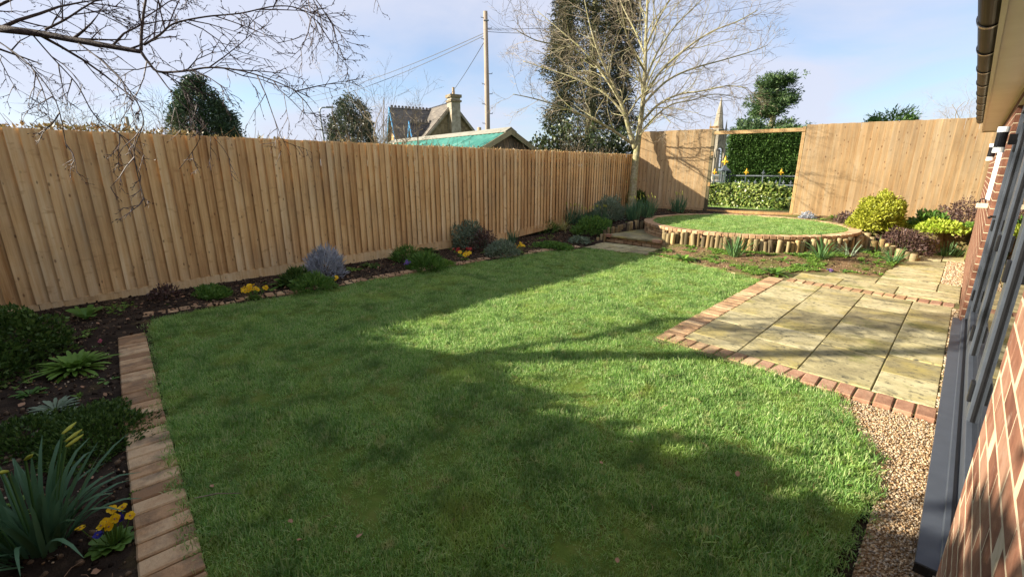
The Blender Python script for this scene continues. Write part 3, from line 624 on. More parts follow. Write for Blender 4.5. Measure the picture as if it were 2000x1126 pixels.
# eaves: soffit, fascia, gutter with brackets, roof
hb('soffit', -.035, .50, -3, HEND, EAVE, EAVE + .02, M['soffit']); hb('fascia', -.05, -.03, -3, HEND + .005, EAVE - .02, EAVE + .21, M['soffit'])
hb('soffit_end', -.035, WX + .1, HEND, HEND + .02, EAVE - .015, EAVE + .15, M['soffit'])
gu = MB(); gx, gz, gr = -.102, 2.415, .054
ring = [(gx + gr * math.cos(t), gz + gr * math.sin(t)) for t in np.linspace(math.pi, 2 * math.pi, 15)] + [(gx + (gr - .004) * math.cos(t), gz + (gr - .004) * math.sin(t)) for t in np.linspace(2 * math.pi, math.pi, 15)]
gu.prism([(x - HO.x, -2.8 - HO.y, z) for x, z in ring], (0, HEND + 2.8, 0)); gut = gu.build('gutter', M['gutter'], house, smooth=False)
br = MB(); ring = [(gx + (gr + .007) * math.cos(t), gz + (gr + .007) * math.sin(t)) for t in np.linspace(math.pi * .93, 2 * math.pi, 14)] + [(gx + (gr + .001) * math.cos(t), gz + (gr + .001) * math.sin(t)) for t in np.linspace(2 * math.pi, math.pi * .93, 14)]
br.prism([(x, 0, z) for x, z in ring], (0, .05, 0)); brm = br.mesh('bracket', M['black'])
y = 2.2
while y < HEND: link('bracket', brm, None, gut, (-HO.x, y - HO.y, 0)); y += .93
rf = MB(); rf.prism([(-.14 - HO.x, -3.2 - HO.y, 2.475), (3.6 - HO.x, -3.2 - HO.y, 4.35), (3.6 - HO.x, -3.2 - HO.y, 4.45), (-.14 - HO.x, -3.2 - HO.y, 2.50)], (0, HEND + 3.4, 0)); rf.build('roof', M['roof_tile'], house)
# wall lights, white conduit, small bracket box
def wall_light(y, z, label):
    r = thing('wall_light', label, 'wall light', (WX, y, z), 0, 'up and down wall lights')
    MB().lathe([(.029, -.05), (.029, .05)], (-.075, 0, 0), 16).build('body', M['black'], r)
    MB().lathe([(.03, .05), (.03, .085)], (-.075, 0, 0), 16).build('diffuser', M['white'], r); MB().lathe([(.03, -.085), (.03, -.05)], (-.075, 0, 0), 16).build('diffuser', M['white'], r)
    MB().box((-.02, 0, 0), (.04, .05, .07)).build('bracket', M['black'], r)
p = AX(1955, 273, WX - .075); wall_light(p.y, p.z, 'nearer and larger looking black and white tube light on the house wall')
p = AX(1937, 297, WX - .075); wall_light(p.y, p.z, 'farther black and white tube light on the house wall')
p = AX(1941, 343, WX - .02); q0 = AX(1952, 298, WX - .02).z; q1 = AX(1929, 395, WX - .02).z
r = thing('wall_conduit', 'white upright conduit fixed to the brick wall below the lights', 'conduit', (WX, p.y, q1), 0)
MB().box((-.018, 0, (p.z - q1)), (.035, .05, 2 * (p.z - q1))).build('trunking', M['white'], r, bevel=.004)
MB().box((-.045, -.02, -.05), (.09, .10, .05)).build('box', M['soffit'], r, bevel=.005)
MB().tube([(-.07, -.05, -.025), (-.07, -.05, .01), (-.05, -.05, .02), (-.03, -.05, .01), (-.03, -.05, -.025)], .006, 6).build('hook', M['black'], r)

# ------------------------------------------------------------------ beyond the garden
def clump_leaves(cent, out, m, spread, L, W, hang=0.0, up=.3, mat=None):
    """m leaves round every clump centre, pointing outward"""
    n = len(cent); P = np.repeat(cent, m, 0) + RNG.normal(0, 1, (n * m, 3)) * np.repeat(np.broadcast_to(spread, (n,)), m)[:, None]
    d = np.repeat(out, m, 0) + RNG.normal(0, .75, (n * m, 3)) + np.array([0, 0, up - hang]); nr = RNG.normal(0, 1, (n * m, 3)) + np.array([0, 0, .4])
    return diamonds(P, d, nr, L * RNG.uniform(.6, 1.4, n * m), W * RNG.uniform(.6, 1.4, n * m))
def crown_tree(name, label, cat, base, prof, nclump, m, spread, L, W, mat, lean=0.0, lumps=.25, hang=.3, trunk=.2, group='trees beyond the fences', inner=.35, gaps=.0, sq=1.0):
    """prof: list of (height, radius); trunk and foliage"""
    root = thing(name, label, cat, base, 0, group)
    H = np.array([p[0] for p in prof]); Rr = np.array([p[1] for p in prof])
    wgt = np.interp(np.linspace(H[0], H[-1], 200), H, Rr) + .05; wgt /= wgt.sum()
    h = RNG.choice(np.linspace(H[0], H[-1], 200), nclump * 2, p=wgt) + RNG.normal(0, .02 * (H[-1] - H[0]), nclump * 2); a = RNG.uniform(0, 2 * np.pi, nclump * 2)
    sd = random.uniform(0, 50); q = 3.2 / max(Rr.max(), .3)
    nz = np.array([mn.noise((math.cos(x) * 1.6 + sd, math.sin(x) * 1.6, y * q * .55)) + .5 * mn.noise((math.cos(x) * 4 + sd, math.sin(x) * 4, y * q * 1.4)) for x, y in zip(a, h)])
    k = nz > -.55 + gaps; h, a, nz = h[k][:nclump], a[k][:nclump], nz[k][:nclump]
    r = np.interp(h, H, Rr) * (1 + lumps * nz) * (1 - inner * RNG.uniform(0, 1, len(h)) ** 2)
    c = np.stack([r * np.cos(a) + lean * h, r * np.sin(a) * sq, h], 1); o = np.stack([np.cos(a), np.sin(a), np.full(len(a), .15)], 1)
    V, Fc = clump_leaves(c, o, m, spread, L, W, hang)
    link('crown', np_mesh('crown', V, Fc, mat), None, root)
    t = MB().tube([(0, 0, -.6), (lean * H[-1] * .4, 0, H[-1] * .4), (lean * H[-1] * .9, 0, H[-1] * .92)], [trunk, trunk * .7, trunk * .15], 7)
    for i in range(14):
        hh_ = random.uniform(.2, .85) * H[-1]; an = random.uniform(0, 6.28); rr = float(np.interp(hh_, H, Rr)) * .75
        t.tube([(lean * hh_, 0, hh_), (lean * hh_ + rr * math.cos(an), rr * math.sin(an) * sq, hh_ + .12 * rr)], [trunk * .3, trunk * .08], 5)
    t.build('trunk', M['bark'], root, smooth=True)
    return root
def at_ground(px, dep, gz=-.35): q = D(px, 300, dep); return Vector((q.x, q.y, gz))
def zt(px, py, dep, gz): return D(px, py, dep).z - gz
b = at_ground(408, 27); s = .9 * 27 / 869
H = zt(380, 156, 27, b.z)
crown_tree('conifer_tree', 'broad dark conifer standing alone behind the left fence', 'tree', b, [(.4, 70 * s), (H * .35, 68 * s), (H * .62, 54 * s), (H * .83, 34 * s), (H * .95, 14 * s), (H, 3 * s)], 1500, 24, .16, .22, .075, M['cypress'], lean=-.03, lumps=.3, gaps=.12)
b = at_ground(455, 28); H = zt(455, 218, 28, b.z)
crown_tree('conifer_tree', 'low dark conifer skirt at the foot of the lone conifer', 'tree', b, [(.3, 40 * s), (H * .6, 24 * s), (H, 6 * s)], 420, 22, .16, .22, .075, M['cypress'], lumps=.35)
b = at_ground(692, 23); s = 23 / 869; H = zt(692, 196, 23, b.z)
crown_tree('holly_tree', 'rounded glossy holly tree beside the street lamp', 'tree', b, [(.4, 36 * s), (H * .5, 41 * s), (H * .75, 38 * s), (H * .92, 24 * s), (H, 8 * s)], 1100, 22, .11, .12, .06, M['holly'], lumps=.16, hang=.1)
b = at_ground(1150, 23, .1); s = 23 / 869; H = zt(1150, -120, 23, b.z)
crown_tree('tall_conifer', 'tall shaggy ivy clad conifer behind the bare tree', 'tree', b, [(2.4, 36 * s), (3.2, 66 * s), (H * .5, 75 * s), (H * .65, 67 * s), (H * .8, 52 * s), (H, 18 * s)], 2500, 26, .19, .18, .042, M['conifer'], lumps=.38, hang=.9, trunk=.35, gaps=.24)
# cedar: tiers of flat sprays
b = at_ground(1497, 46, .4); s = 46 / 869; H = zt(1508, 160, 46, b.z)
ced = thing('cedar_tree', 'cedar with layered flat boughs behind the clipped hedge', 'tree', b, 0, 'trees beyond the fences')
cl = []; tr = MB().tube([(0, 0, -1), (.1, 0, H * .5), (.2, 0, H * .97)], [.5, .35, .06], 8)
for i in range(34):
    fz = random.choice((.46, .56, .66, .75, .84, .92, .98)) + random.uniform(-.02, .02); an = random.uniform(0, 6.28); reach = (1.12 - fz) * 60 * s * random.uniform(.75, 1.3) + 10 * s
    if fz > .82 and math.cos(an + R(YAW)) < 0: reach *= .8
    tip = Vector((math.cos(an) * reach, math.sin(an) * reach, H * fz + reach * .10)); st = Vector((.1, 0, H * fz - .3))
    tr.tube([st, st.lerp(tip, .5) + Vector((0, 0, .2)), tip], [.13, .08, .03], 5)
    for k in range(26): t = random.uniform(.35, 1.08); cl.append(st.lerp(tip, t) + Vector((random.gauss(0, .55), random.gauss(0, .55), random.gauss(.1, .09))))
cl = np.array(cl); V, Fc = clump_leaves(cl, unit(cl * np.array([1, 1, 0]) + 1e-3), 22, .17, .3, .09, 0, .4)
link('crown', np_mesh('crown', V, Fc, M['cedar']), None, ced); tr.build('trunk', M['bark'], ced, smooth=True)
b = at_ground(1460, 38, .4); s = 38 / 869; H = zt(1460, 238, 38, b.z)
crown_tree('evergreen_shrub', 'dark rounded evergreen left of the cedar above the hedge', 'shrub', b, [(.5, 40 * s), (H * .8, 34 * s), (H, 10 * s)], 500, 18, .2, .25, .09, M['cedar'], lumps=.3)
b = at_ground(1728, 22, .4); H = zt(1728, 223, 22, b.z)
crown_tree('evergreen_shrub', 'evergreen tips just showing over the right hand far fence', 'shrub', b, [(.5, 1.0), (H * .85, .95), (H, .5)], 520, 16, .12, .22, .05, M['yew'], lumps=.3, hang=-.6)

# clipped yew hedge beyond the gap
def leaf_box(name, mat, parent, x0, x1, y0, y1, z0, z1, n, L, W, faces, bulge=.06):
    P = []; O = []
    for f, k in faces:
        m_ = int(n * k); u = RNG.uniform(0, 1, m_); v = RNG.uniform(0, 1, m_); dp = RNG.uniform(0, .14, m_)
        lum = np.array([mn.noise((a * 4.5 * (x1 - x0) / 3, b_ * 4.5, 2)) for a, b_ in zip(u, v)]) * bulge
        if f == 'front': P.append(np.stack([x0 + u * (x1 - x0), y0 + dp - lum, z0 + v * (z1 - z0)], 1)); O.append(np.tile([0, -1, .1], (m_, 1)))
        if f == 'top': P.append(np.stack([x0 + u * (x1 - x0), y0 + v * (y1 - y0), z1 - dp + lum], 1)); O.append(np.tile([0, 0, 1.0], (m_, 1)))
        if f == 'left': P.append(np.stack([x0 + dp - lum, y0 + u * (y1 - y0), z0 + v * (z1 - z0)], 1)); O.append(np.tile([-1.0, 0, .1], (m_, 1)))
        if f == 'back': P.append(np.stack([x0 + u * (x1 - x0), y1 - dp, z0 + v * (z1 - z0)], 1)); O.append(np.tile([0, 1.0, .1], (m_, 1)))
    P = np.concatenate(P); O = np.concatenate(O).astype(float)
    V, Fc = diamonds(P, O + RNG.normal(0, .6, P.shape), RNG.normal(0, 1, P.shape), L * RNG.uniform(.6, 1.4, len(P)), W * RNG.uniform(.6, 1.4, len(P)))
    return link(name, np_mesh(name, V, Fc, mat), None, parent)
HYF = 18.5
xa = AY(1420, 320, HYF).x; xb = AY(1640, 320, HYF).x; zt_ = AY(1480, 257, HYF).z
hg = thing('clipped_hedge', 'tall clipped dark yew hedge seen through the fence gap', 'hedge', (xa, HYF, .4), 0)
W_ = xb - xa
leaf_box('foliage', M['yew'], hg, 0, W_, 0, 2.4, 0, zt_ - .4, 42000, .10, .042, (('front', .7), ('top', .15), ('left', .15)), .12)
MB().box((W_ / 2 + .1, 1.35, (zt_ - .4) / 2 - .08), (W_ - .2, 2.1, zt_ - .62)).build('inner_branches', M['dark_wood'], hg)
# ivy bank, railing and gate pier
RY = 15.9
iva = AY(1372, 400, RY).x; ivb = AY(1570, 400, RY).x; zr = AY(1465, 343, RY).z; zr2 = AY(1465, 360, RY).z
iv = thing('ivy_wall', 'low wall smothered in sunlit ivy below the railings', 'ivy', ((iva + ivb) / 2, RY, .27), 0)
wl = (ivb - iva) + 1.6
P = np.stack([RNG.uniform(-wl / 2, wl / 2, 13000), np.zeros(13000), np.zeros(13000)], 1)
topz = np.array([zr2 - .24 + .16 * mn.noise((x * 1.3, 4, 0)) + .10 * mn.noise((x * 4, 9, 0)) for x in P[:, 0]]); u = RNG.uniform(0, 1, 13000)
P[:, 2] = u ** .9 * (topz - .0); P[:, 1] = -.25 - .22 * (1 - u) + RNG.uniform(-.10, .10, 13000) + .12 * np.array([mn.noise((x * 3, z * 3, 1)) for x, z in zip(P[:, 0], P[:, 2])])
V, Fc = diamonds(P, np.tile([0, -.5, -.5], (13000, 1)) + RNG.normal(0, .6, P.shape), np.tile([0, -1.0, .6], (13000, 1)) + RNG.normal(0, .45, P.shape), RNG.uniform(.06, .13, 13000), RNG.uniform(.05, .10, 13000))
link('ivy_leaves', np_mesh('ivy_leaves', V, Fc, M['ivy']), None, iv); MB().box((0, .1, (zr2 - .45) / 2), (wl, .35, zr2 - .52)).build('wall', M['stone'], iv)
rl = thing('iron_railing', 'grey iron railing with gilt finials above the ivy', 'railing', ((iva + ivb) / 2, RY, .27), 0)
MB().box((0, 0, zr - .27), (wl, .03, .035)).build('top_rail', M['grey_iron'], rl); MB().box((0, 0, zr2 - .27), (wl, .03, .03)).build('lower_rail', M['grey_iron'], rl)
fle = MB().lathe([(.010, 0), (.022, .02), (.012, .05), (.034, .10), (.030, .14), (.006, .20)], sides=8); flm = None
def finial(par, x, y, z, mat, s):
    b = MB().lathe([(.012 * s, 0), (.03 * s, .02 * s), (.014 * s, .05 * s), (.040 * s, .11 * s), (.032 * s, .15 * s), (.005 * s, .24 * s)], (0, 0, 0), 8)
    for sg in (-1, 1): b.tube([(0, 0, .05 * s), (sg * .05 * s, 0, .10 * s), (sg * .075 * s, 0, .085 * s), (sg * .07 * s, 0, .055 * s)], [.014 * s, .018 * s, .016 * s, .006 * s], 6)
    b.build('finial', mat, par, True, loc=(x, y, z))
xs0 = AY(1427, 343, RY).x; gap_ = (AY(1525, 343, RY).x - AY(1457, 343, RY).x)
xg = AY(1457, 343, RY).x - rl.location.x
for k in range(-3, 4):
    x = xg + gap_ * k
    MB().box((x, 0, (zr - .32) / 2), (.034, .034, zr - .25)).build('post', M['iron'], rl); finial(rl, x, 0, zr - .25, M['gold'], .9)
    for j in range(1, 2): MB().box((x + gap_ * .5, 0, (zr - .32) / 2), (.028, .028, zr - .25)).build('bar', M['grey_iron'], rl); finial(rl, x + gap_ * .5, 0, zr - .25, M['grey_iron'], .7)
    for j in range(5):
        xx = x + gap_ * (j + .5) / 5.0; MB().box((xx, 0, zr2 - .49), (.022, .022, .44)).build('bar', M['iron'], rl); finial(rl, xx, 0, zr2 - .255, M['grey_iron'], .6)
px_ = AY(1413, 343, RY - .15).x; zp = AY(1413, 333, RY - .15).z; ztop = AY(1418, 309, RY - .15).z
pr = thing('gate_pier', 'green openwork iron gate pier with a gilt finial', 'gate pier', (px_, RY - .15, .27), 0)
for sx_ in (-1, 1):
    for sy in (-1, 1): MB().box((sx_ * .09, sy * .09, (zp - .27) / 2), (.035, .035, zp - .27)).build('corner_bar', M['iron'], pr)
for z in (.25, .55, .85, zp - .29): MB().box((0, 0, z), (.22, .22, .04)).build('band', M['iron'], pr)
for k in (-.04, .04):
    MB().box((k, -.095, (zp - .27) / 2), (.018, .018, zp - .32)).build('upright', M['grey_iron'], pr)
MB().lathe([(.19, 0), (.17, .03), (.10, .09), (.04, .16), (.02, .18)], (0, 0, zp - .27), 4).build('cap', M['grey_iron'], pr, rot=(0, 0, 0)); finial(pr, 0, 0, zp - .10, M['gold'], 1.25)
# gothic stone monument
dm = 31; b = at_ground(1397, dm, .4); s = dm / 869
mo = thing('gothic_monument', 'slender gothic stone spire monument behind the fence gap', 'monument', b, R(YAW) + .35)
zz_ = lambda py: zt(1402, py, dm, b.z)
ztip, zsh, zar, zsp = zz_(194), zz_(252), zz_(292), zz_(330)
MB().lathe([(.95, -.6), (.95, .35), (.8, .45), (.8, .7), (.62, .8)], sides=8).build('plinth', M['stone_pale'], mo)
for i in range(4):
    an = math.pi / 4 + i * math.pi / 2; x, y = .50 * math.cos(an), .50 * math.sin(an)
    MB().lathe([(.13, .75), (.10, .95), (.10, zar - .2), (.14, zar)], (x, y, 0), 8).build('column', M['stone_pale'], mo, True)
    MB().lathe([(.13, zar), (.12, zsh - .35), (.16, zsh - .3), (.10, zsh - .2), (.015, zsh + .55)], (x, y, 0), 4).build('pinnacle', M['stone_pale'], mo)
    an = i * math.pi / 2; Mr = Matrix.Rotation(an, 3, 'Z')
    arch = [(-.42, zar - .55), (-.36, zar - .25), (-.2, zar + .05), (0, zar + .32), (.2, zar + .05), (.36, zar - .25), (.42, zar - .55), (.50, zar - .55), (.46, zar - .1), (0, zar + .75), (-.46, zar - .1), (-.50, zar - .55)]
    MB().prism([Mr @ Vector((a_, -.42, c_)) for a_, c_ in arch], Mr @ Vector((0, .12, 0))).build('gable_arch', M['stone_pale'], mo)
MB().lathe([(.46, zar + .1), (.40, zsh - .2), (.44, zsh - .1), (.34, zsh)], sides=8).build('upper_stage', M['stone_pale'], mo)
MB().lathe([(.34, zsh), (.20, zsh + (ztip - zsh) * .45), (.21, zsh + (ztip - zsh) * .47), (.012, ztip)], sides=8).build('spire', M['stone_pale'], mo)
MB().lathe([(.34, .75), (.30, .9), (.30, zar)], sides=8).build('inner_shaft', M['stone_pale'], mo, True)

# telegraph pole, cables, street lamp
dp = 21.0; b = at_ground(953, dp); H = zt(951, 45, dp, b.z)
tp = thing('telegraph_pole', 'tall weathered timber telegraph pole behind the green roofed shed', 'pole', b, R(YAW))
MB().tube([(0, 0, -.5), (0, 0, H * .5), (-.03, 0, H)], [.125, .115, .095], 12).build('shaft', M['pole'], tp, True)
for k in range(9):
    z = H - .25 - k * .42 - (1.0 if k > 2 else 0); MB().tube([(-.02, 0, z), ((.24 if k % 2 else -.22), -.05, z), ((.24 if k % 2 else -.22), -.05, z + .05)], .016, 5).build('step_bolt', M['steel'], tp)
MB().tube([(-.10, -.10, H - .38), (.12, -.10, H - .38)], .03, 6).build('cable_bracket', M['steel'], tp)
top = D(952, 62, dp)
def cable(label, a, b_, sag, r=.012):
    o = thing('overhead_cable', label, 'cable', (a + b_) / 2, 0, 'overhead cables'); a, b_ = a - o.location, b_ - o.location
    MB().tube([a.lerp(b_, t) - Vector((0, 0, sag * 4 * t * (1 - t))) for t in np.linspace(0, 1, 20)], r, 4).build('wire', M['cable'], o)
cable('overhead cable sweeping from the pole to the far left', top, D(560, 196, 44), .5, .016); cable('fainter overhead cable below the left sweeping one', top + Vector((0, 0, -.1)), D(570, 204, 46), .6, .016)
cable('pair of service cables dropping from the pole to the stone house', top + Vector((0, 0, -.2)), D(862, 205, 48), .25, .016)
cable('overhead cable running right from the pole behind the bare tree', top + Vector((0, 0, .1)), D(1560, -8, 30), .5, .012); cable('lower cable running right from the pole to the tall conifer', top, D(1240, 40, 26), .3, .012)
dl = 30.0; b = at_ground(636, dl); H = zt(632, 213, dl, b.z)
lm = thing('street_lamp', 'grey steel street lamp rising behind the left fence', 'street lamp', b, R(YAW))
s = dl / 869
MB().tube([(0, 0, -.5), (0, 0, H * .6), (-3 * s, 0, H - .35), (-2 * s, 0, H - .1), (3 * s, 0, H), (10 * s, 0, H)], [.08, .06, .05, .045, .045, .04], 8).build('column', M['steel'], lm, True)
MB().box((17 * s, 0, H + .02), (.5, .22, .11)).build('lantern', M['steel'], lm, bevel=.03)
b = at_ground(262, 34); H = zt(262, 230, 34, b.z)
MB().tube([(0, 0, -.5), (0, 0, H)], [.12, .1], 8).build('shaft', M['pole'], thing('wooden_post', 'short dark post top peeping over the left fence', 'post', b, 0))
# shed with green roof
zr_ = 2.78; A = G(993, 253, zr_); B = G(766, 276.5, zr_); u = (B - A); u.z = 0; Ls = u.length; ang = math.atan2(u.y, u.x)
sh = thing('green_roofed_shed', 'timber shed with a green corrugated roof behind the left fence', 'shed', (A.x, A.y, -.35), ang)
hw, drop = 1.45, .72; Z = zr_ + .35
for sg in (-1, 1):
    nx = int(Ls / .19); Vv = []; Ff = []
    npan = 5
    for pnl in range(npan):
        bb = MB(); x0, x1 = Ls * pnl / npan, Ls * (pnl + 1) / npan; k = 14; top_ = []; bot = []
        for j in range(k + 1):
            x = x0 + (x1 - x0) * j / k + (.02 if j == k else 0); dz = .018 * math.cos(j * math.pi) + .004 * pnl % .008
            top_.append(Vector((x - .12, 0, Z + dz))); bot.append(Vector((x - .12, sg * (hw + .12), Z - drop * 1.08 + dz)))
        i0 = len(bb.v); bb.v += top_ + bot
        for j in range(k): bb.f.append([i0 + j, i0 + j + 1, i0 + k + 1 + j + 1, i0 + k + 1 + j] if sg < 0 else [i0 + j + 1, i0 + j, i0 + k + 1 + j, i0 + k + 1 + j + 1])
        bb.build('roof_sheet', M['green_roof'], sh)
rc = MB(); rc.prism([(-.14, -.24, Z - .09), (-.14, 0, Z + .045), (-.14, .24, Z - .09), (-.14, .24, Z - .065), (-.14, 0, Z + .075), (-.14, -.24, Z - .065)], (Ls + .1, 0, 0)); rc.build('ridge_cap', M['ridge_cap'], sh)
for sg in (-1, 1):
    q = MB(); q.prism([(-.16, 0, Z + .02), (-.16, sg * (hw + .12), Z - drop * 1.08), (-.16, sg * (hw + .12), Z - drop * 1.08 - .17), (-.16, 0, Z - .16)], (.03, 0, 0)); q.build('bargeboard', M['barge_grey'], sh)
nb = 12
for j in range(nb):
    y0 = -hw + 2 * hw * j / nb; y1 = y0 + 2 * hw / nb - .012; f = lambda y: Z - .12 - abs(y) / hw * drop
    q = MB(); q.prism([(0, y0, 0), (0, y1, 0), (0, y1, f(y1)), (0, y0, f(y0))], (.02, 0, 0)); q.build('gable_board', M['dark_wood'], sh)
for sg in (-1, 1): MB().box((Ls / 2, sg * hw, (Z - drop) / 2), (Ls - .06, .03, Z - drop)).build('side_wall', M['dark_wood'], sh)
# stone house with steep roofs
dh = 50.0; s = dh / 869; b = at_ground(886, dh); zr = lambda py, px=880: zt(px, py, dh, b.z)
hs = thing('stone_house', 'old stone house with steep slate gables and tall chimneys', 'house', b, R(YAW) - R(58))
# local x: along the main ridge towards the right hand gable (x=0); -x runs away to the left; -y faces the camera's left front
RZ = zr(206); EZ = 4.0; HW = 4.6; LM = 11.0
def slope(par, name, pts, mat, t=.12):
    n_ = (Vector(pts[1]) - Vector(pts[0])).cross(Vector(pts[2]) - Vector(pts[0])).normalized() * -t; return MB().prism(pts, n_).build(name, mat, par)
MB().prism([(0, -HW, 0), (0, HW, 0), (0, HW, EZ), (0, 0, RZ - .15), (0, -HW, EZ)], (-LM, 0, 0)).build('wall', M['stone'], hs)
ov = .35
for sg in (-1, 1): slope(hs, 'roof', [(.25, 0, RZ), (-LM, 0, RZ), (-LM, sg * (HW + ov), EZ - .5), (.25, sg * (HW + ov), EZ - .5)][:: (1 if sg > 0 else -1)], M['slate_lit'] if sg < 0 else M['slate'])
for sg in (-1, 1):
    q = MB(); q.prism([(.26, 0, RZ + .05), (.26, sg * (HW + ov), EZ - .45), (.26, sg * (HW + ov), EZ - .75), (.26, 0, RZ - .30)], (.10, 0, 0)); q.build('verge', M['stone_pale'], hs)
cr = MB()
for k in range(int(LM / .42)): cr.prism([(-k * .42, -.04, RZ + .02), (-k * .42 - .34, -.04, RZ + .02), (-k * .42 - .25, -.04, RZ + .24), (-k * .42 - .09, -.04, RZ + .24)], (0, .08, 0))
cr.build('ridge_crest', M['slate'], hs)['kind'] = 'stuff'
def chimney(par, x, y, z0, z1, w_, pots):
    c = MB(); c.box((x, y, (z0 + z1) / 2), (w_, w_, z1 - z0)); ch = c.build('chimney', M['stone_warm' if pots > 1 else 'stone_pale'], par)
    MB().box((x, y, z1 - .55), (w_ + .25, w_ + .25, .2)).build('chimney_band', M['stone'], ch); MB().box((x, y, z1 - .05), (w_ + .28, w_ + .28, .3)).build('chimney_cap', M['stone'], ch)
    for i in range(pots): MB().lathe([(.17, z1 + .1), (.14, z1 + .8), (.17, z1 + .85)], (x + (i - (pots - 1) / 2) * .5, y, 0), 8).build('chimney_pot', M['terracotta'], ch)
chimney(hs, .45, 0, 0, zr(193), 1.05, 1); MB().box((.52, 0, RZ / 2 - .6), (.6, 1.12, RZ - 1.3)).build('chimney_breast', M['stone'], hs)
# wing with blue bargeboards, facing -y
def wing(x, hw, y0, rz_, ez, win):
    MB().prism([(x - hw, y0, 0), (x + hw, y0, 0), (x + hw, y0, ez), (x, y0, rz_ - .15), (x - hw, y0, ez)], (0, -y0 * .98, 0)).build('gable_wall', M['stone_warm'], hs)
    for sg in (-1, 1):
        slope(hs, 'roof', [(x, y0 - .3, rz_), (x, 0, rz_), (x + sg * (hw + .3), 0, ez - .4), (x + sg * (hw + .3), y0 - .3, ez - .4)][:: (-1 if sg < 0 else 1)][::-1], M['slate'])
        q = MB(); q.prism([(x, y0 - .42, rz_ + .06), (x + sg * (hw + .35), y0 - .42, ez - .45), (x + sg * (hw + .35), y0 - .42, ez - .75), (x, y0 - .42, rz_ - .32)], (0, .10, 0)); q.build('bargeboard', M['blue_paint'], hs)
    k = 0; yy = y0 - .2; c_ = MB()
    while yy < -.2: c_.prism([(x - .04, yy, rz_ + .02), (x - .04, yy + .34, rz_ + .02), (x - .04, yy + .25, rz_ + .24), (x - .04, yy + .09, rz_ + .24)], (.08, 0, 0)); yy += .42
    c_.build('ridge_crest', M['slate'], hs)['kind'] = 'stuff'
    for wx, wz, ww, wh in win:
        wf = MB().box((x + wx, y0 - .02, wz), (ww, .14, wh)).build('window', M['stone_pale'], hs)
        for k2 in (-1, 1): MB().box((x + wx + k2 * ww * .22, y0 - .10, wz), (ww * .32, .04, wh * .78)).build('pane', M['glass_far'], wf)
wing(-5.6, 2.3, -4.9, RZ - .1, 2.9, [(0, 3.6, 1.3, 1.6), (0, 6.2, .7, .9)])
wing(-1.75, 1.05, -4.0, RZ - 1.9, 3.9, [(0, 3.9, 1.1, 1.1)])
chimney(hs, -11.0, -2.4, 0, zr(212), 1.1, 2)
b = at_ground(937, 42); q = thing('flue_pot', 'small clay flue pot poking above the shed roof', 'chimney pot', b, 0); H = zt(937, 250, 42, b.z)
MB().lathe([(.2, -.5), (.17, H - .6), (.22, H - .5), (.17, H)], sides=8).build('pot', M['terracotta'], q)

# ------------------------------------------------------------------ bare trees
def smooth_path(pts, n):
    pts = [Vector(p) for p in pts]; out = []
    m = len(pts)
    for i in range(m - 1):
        p0, p1, p2, p3 = pts[max(i - 1, 0)], pts[i], pts[i + 1], pts[min(i + 2, m - 1)]
        for k in range(n):
            t = k / n; out.append(.5 * ((2 * p1) + (p2 - p0) * t + (2 * p0 - 5 * p1 + 4 * p2 - p3) * t * t + (3 * p1 - p0 - 3 * p2 + p3) * t ** 3))
    out.append(pts[-1]); return out
def grow(mb, fine, start, d, L, r, lvl, rng, up, kids, buds=None, sag=0.0):
    n = max(3, int(L / .14)) if lvl < 2 else 4
    p = Vector(start); d = d.normalized(); path = [p.copy()]; rad = [r]
    for k in range(n):
        d = (d + Vector((rng.gauss(0, .14), rng.gauss(0, .14), rng.gauss(0, .11) + up * .10 - sag * .12 * (k / n)))).normalized(); p = p + d * (L / n); path.append(p.copy()); rad.append(r * (1 - .72 * (k + 1) / n))
    (mb if r > .009 else fine).tube(path, rad, 5 if r > .012 else 3, cap=False)
    if buds is not None and lvl >= 2: buds.append((path[-1], d))
    if lvl >= len(kids): return
    for k in range(kids[lvl]):
        t = .18 + .8 * (k + rng.random()) / kids[lvl]; i = min(int(t * n), n - 1); q = path[i].lerp(path[i + 1], t * n - i); dd = (path[i + 1] - path[i]).normalized()
        ax = dd.orthogonal().normalized(); ax.rotate(Matrix.Rotation(rng.uniform(0, 6.28), 3, dd)); an = rng.uniform(.5, .95)
        nd_ = dd * math.cos(an) + ax * math.sin(an)
        grow(mb, fine, q, nd_, L * rng.uniform(.38, .62) * (1.1 - .45 * t), max(rad[i] * rng.uniform(.45, .62), .0036), lvl + 1, rng, up, kids, buds, sag)
def limb(mb, fine, pts, r0, r1, rng, kids, up, sub=(.5, 1.1), ksub=9, sag=0.0, buds=None, t0=.15):
    path = smooth_path(pts, 5); n = len(path); rad = [r0 + (r1 - r0) * (k / (n - 1)) ** .8 for k in range(n)]
    mb.tube(path, rad, 7 if r0 > .03 else 5)
    for k in range(ksub):
        t = t0 + (1 - t0) * (k + rng.random()) / ksub; i = min(int(t * (n - 1)), n - 2); q = path[i].lerp(path[i + 1], t * (n - 1) - i); dd = (path[i + 1] - path[i]).normalized()
        ax = dd.orthogonal().normalized(); ax.rotate(Matrix.Rotation(rng.uniform(0, 6.28), 3, dd)); an = rng.uniform(.45, .9)
        grow(mb, fine, q, dd * math.cos(an) + ax * math.sin(an), rng.uniform(*sub) * (1.15 - .4 * t), max(rad[i] * .5, .006), 1, rng, up, kids, buds, sag)
rng = random.Random(21); td = 12.55
tb = D(1234, 402, td); 
tree = thing('bare_tree', 'leafless multi branched tree standing in the far left corner', 'tree', (tb.x, tb.y, tb.z - .15), 0)
off = tree.location.copy(); mb = MB(); fine = MB()
def T(px, py, dd=0.0): return D(px, py, td + dd) - off
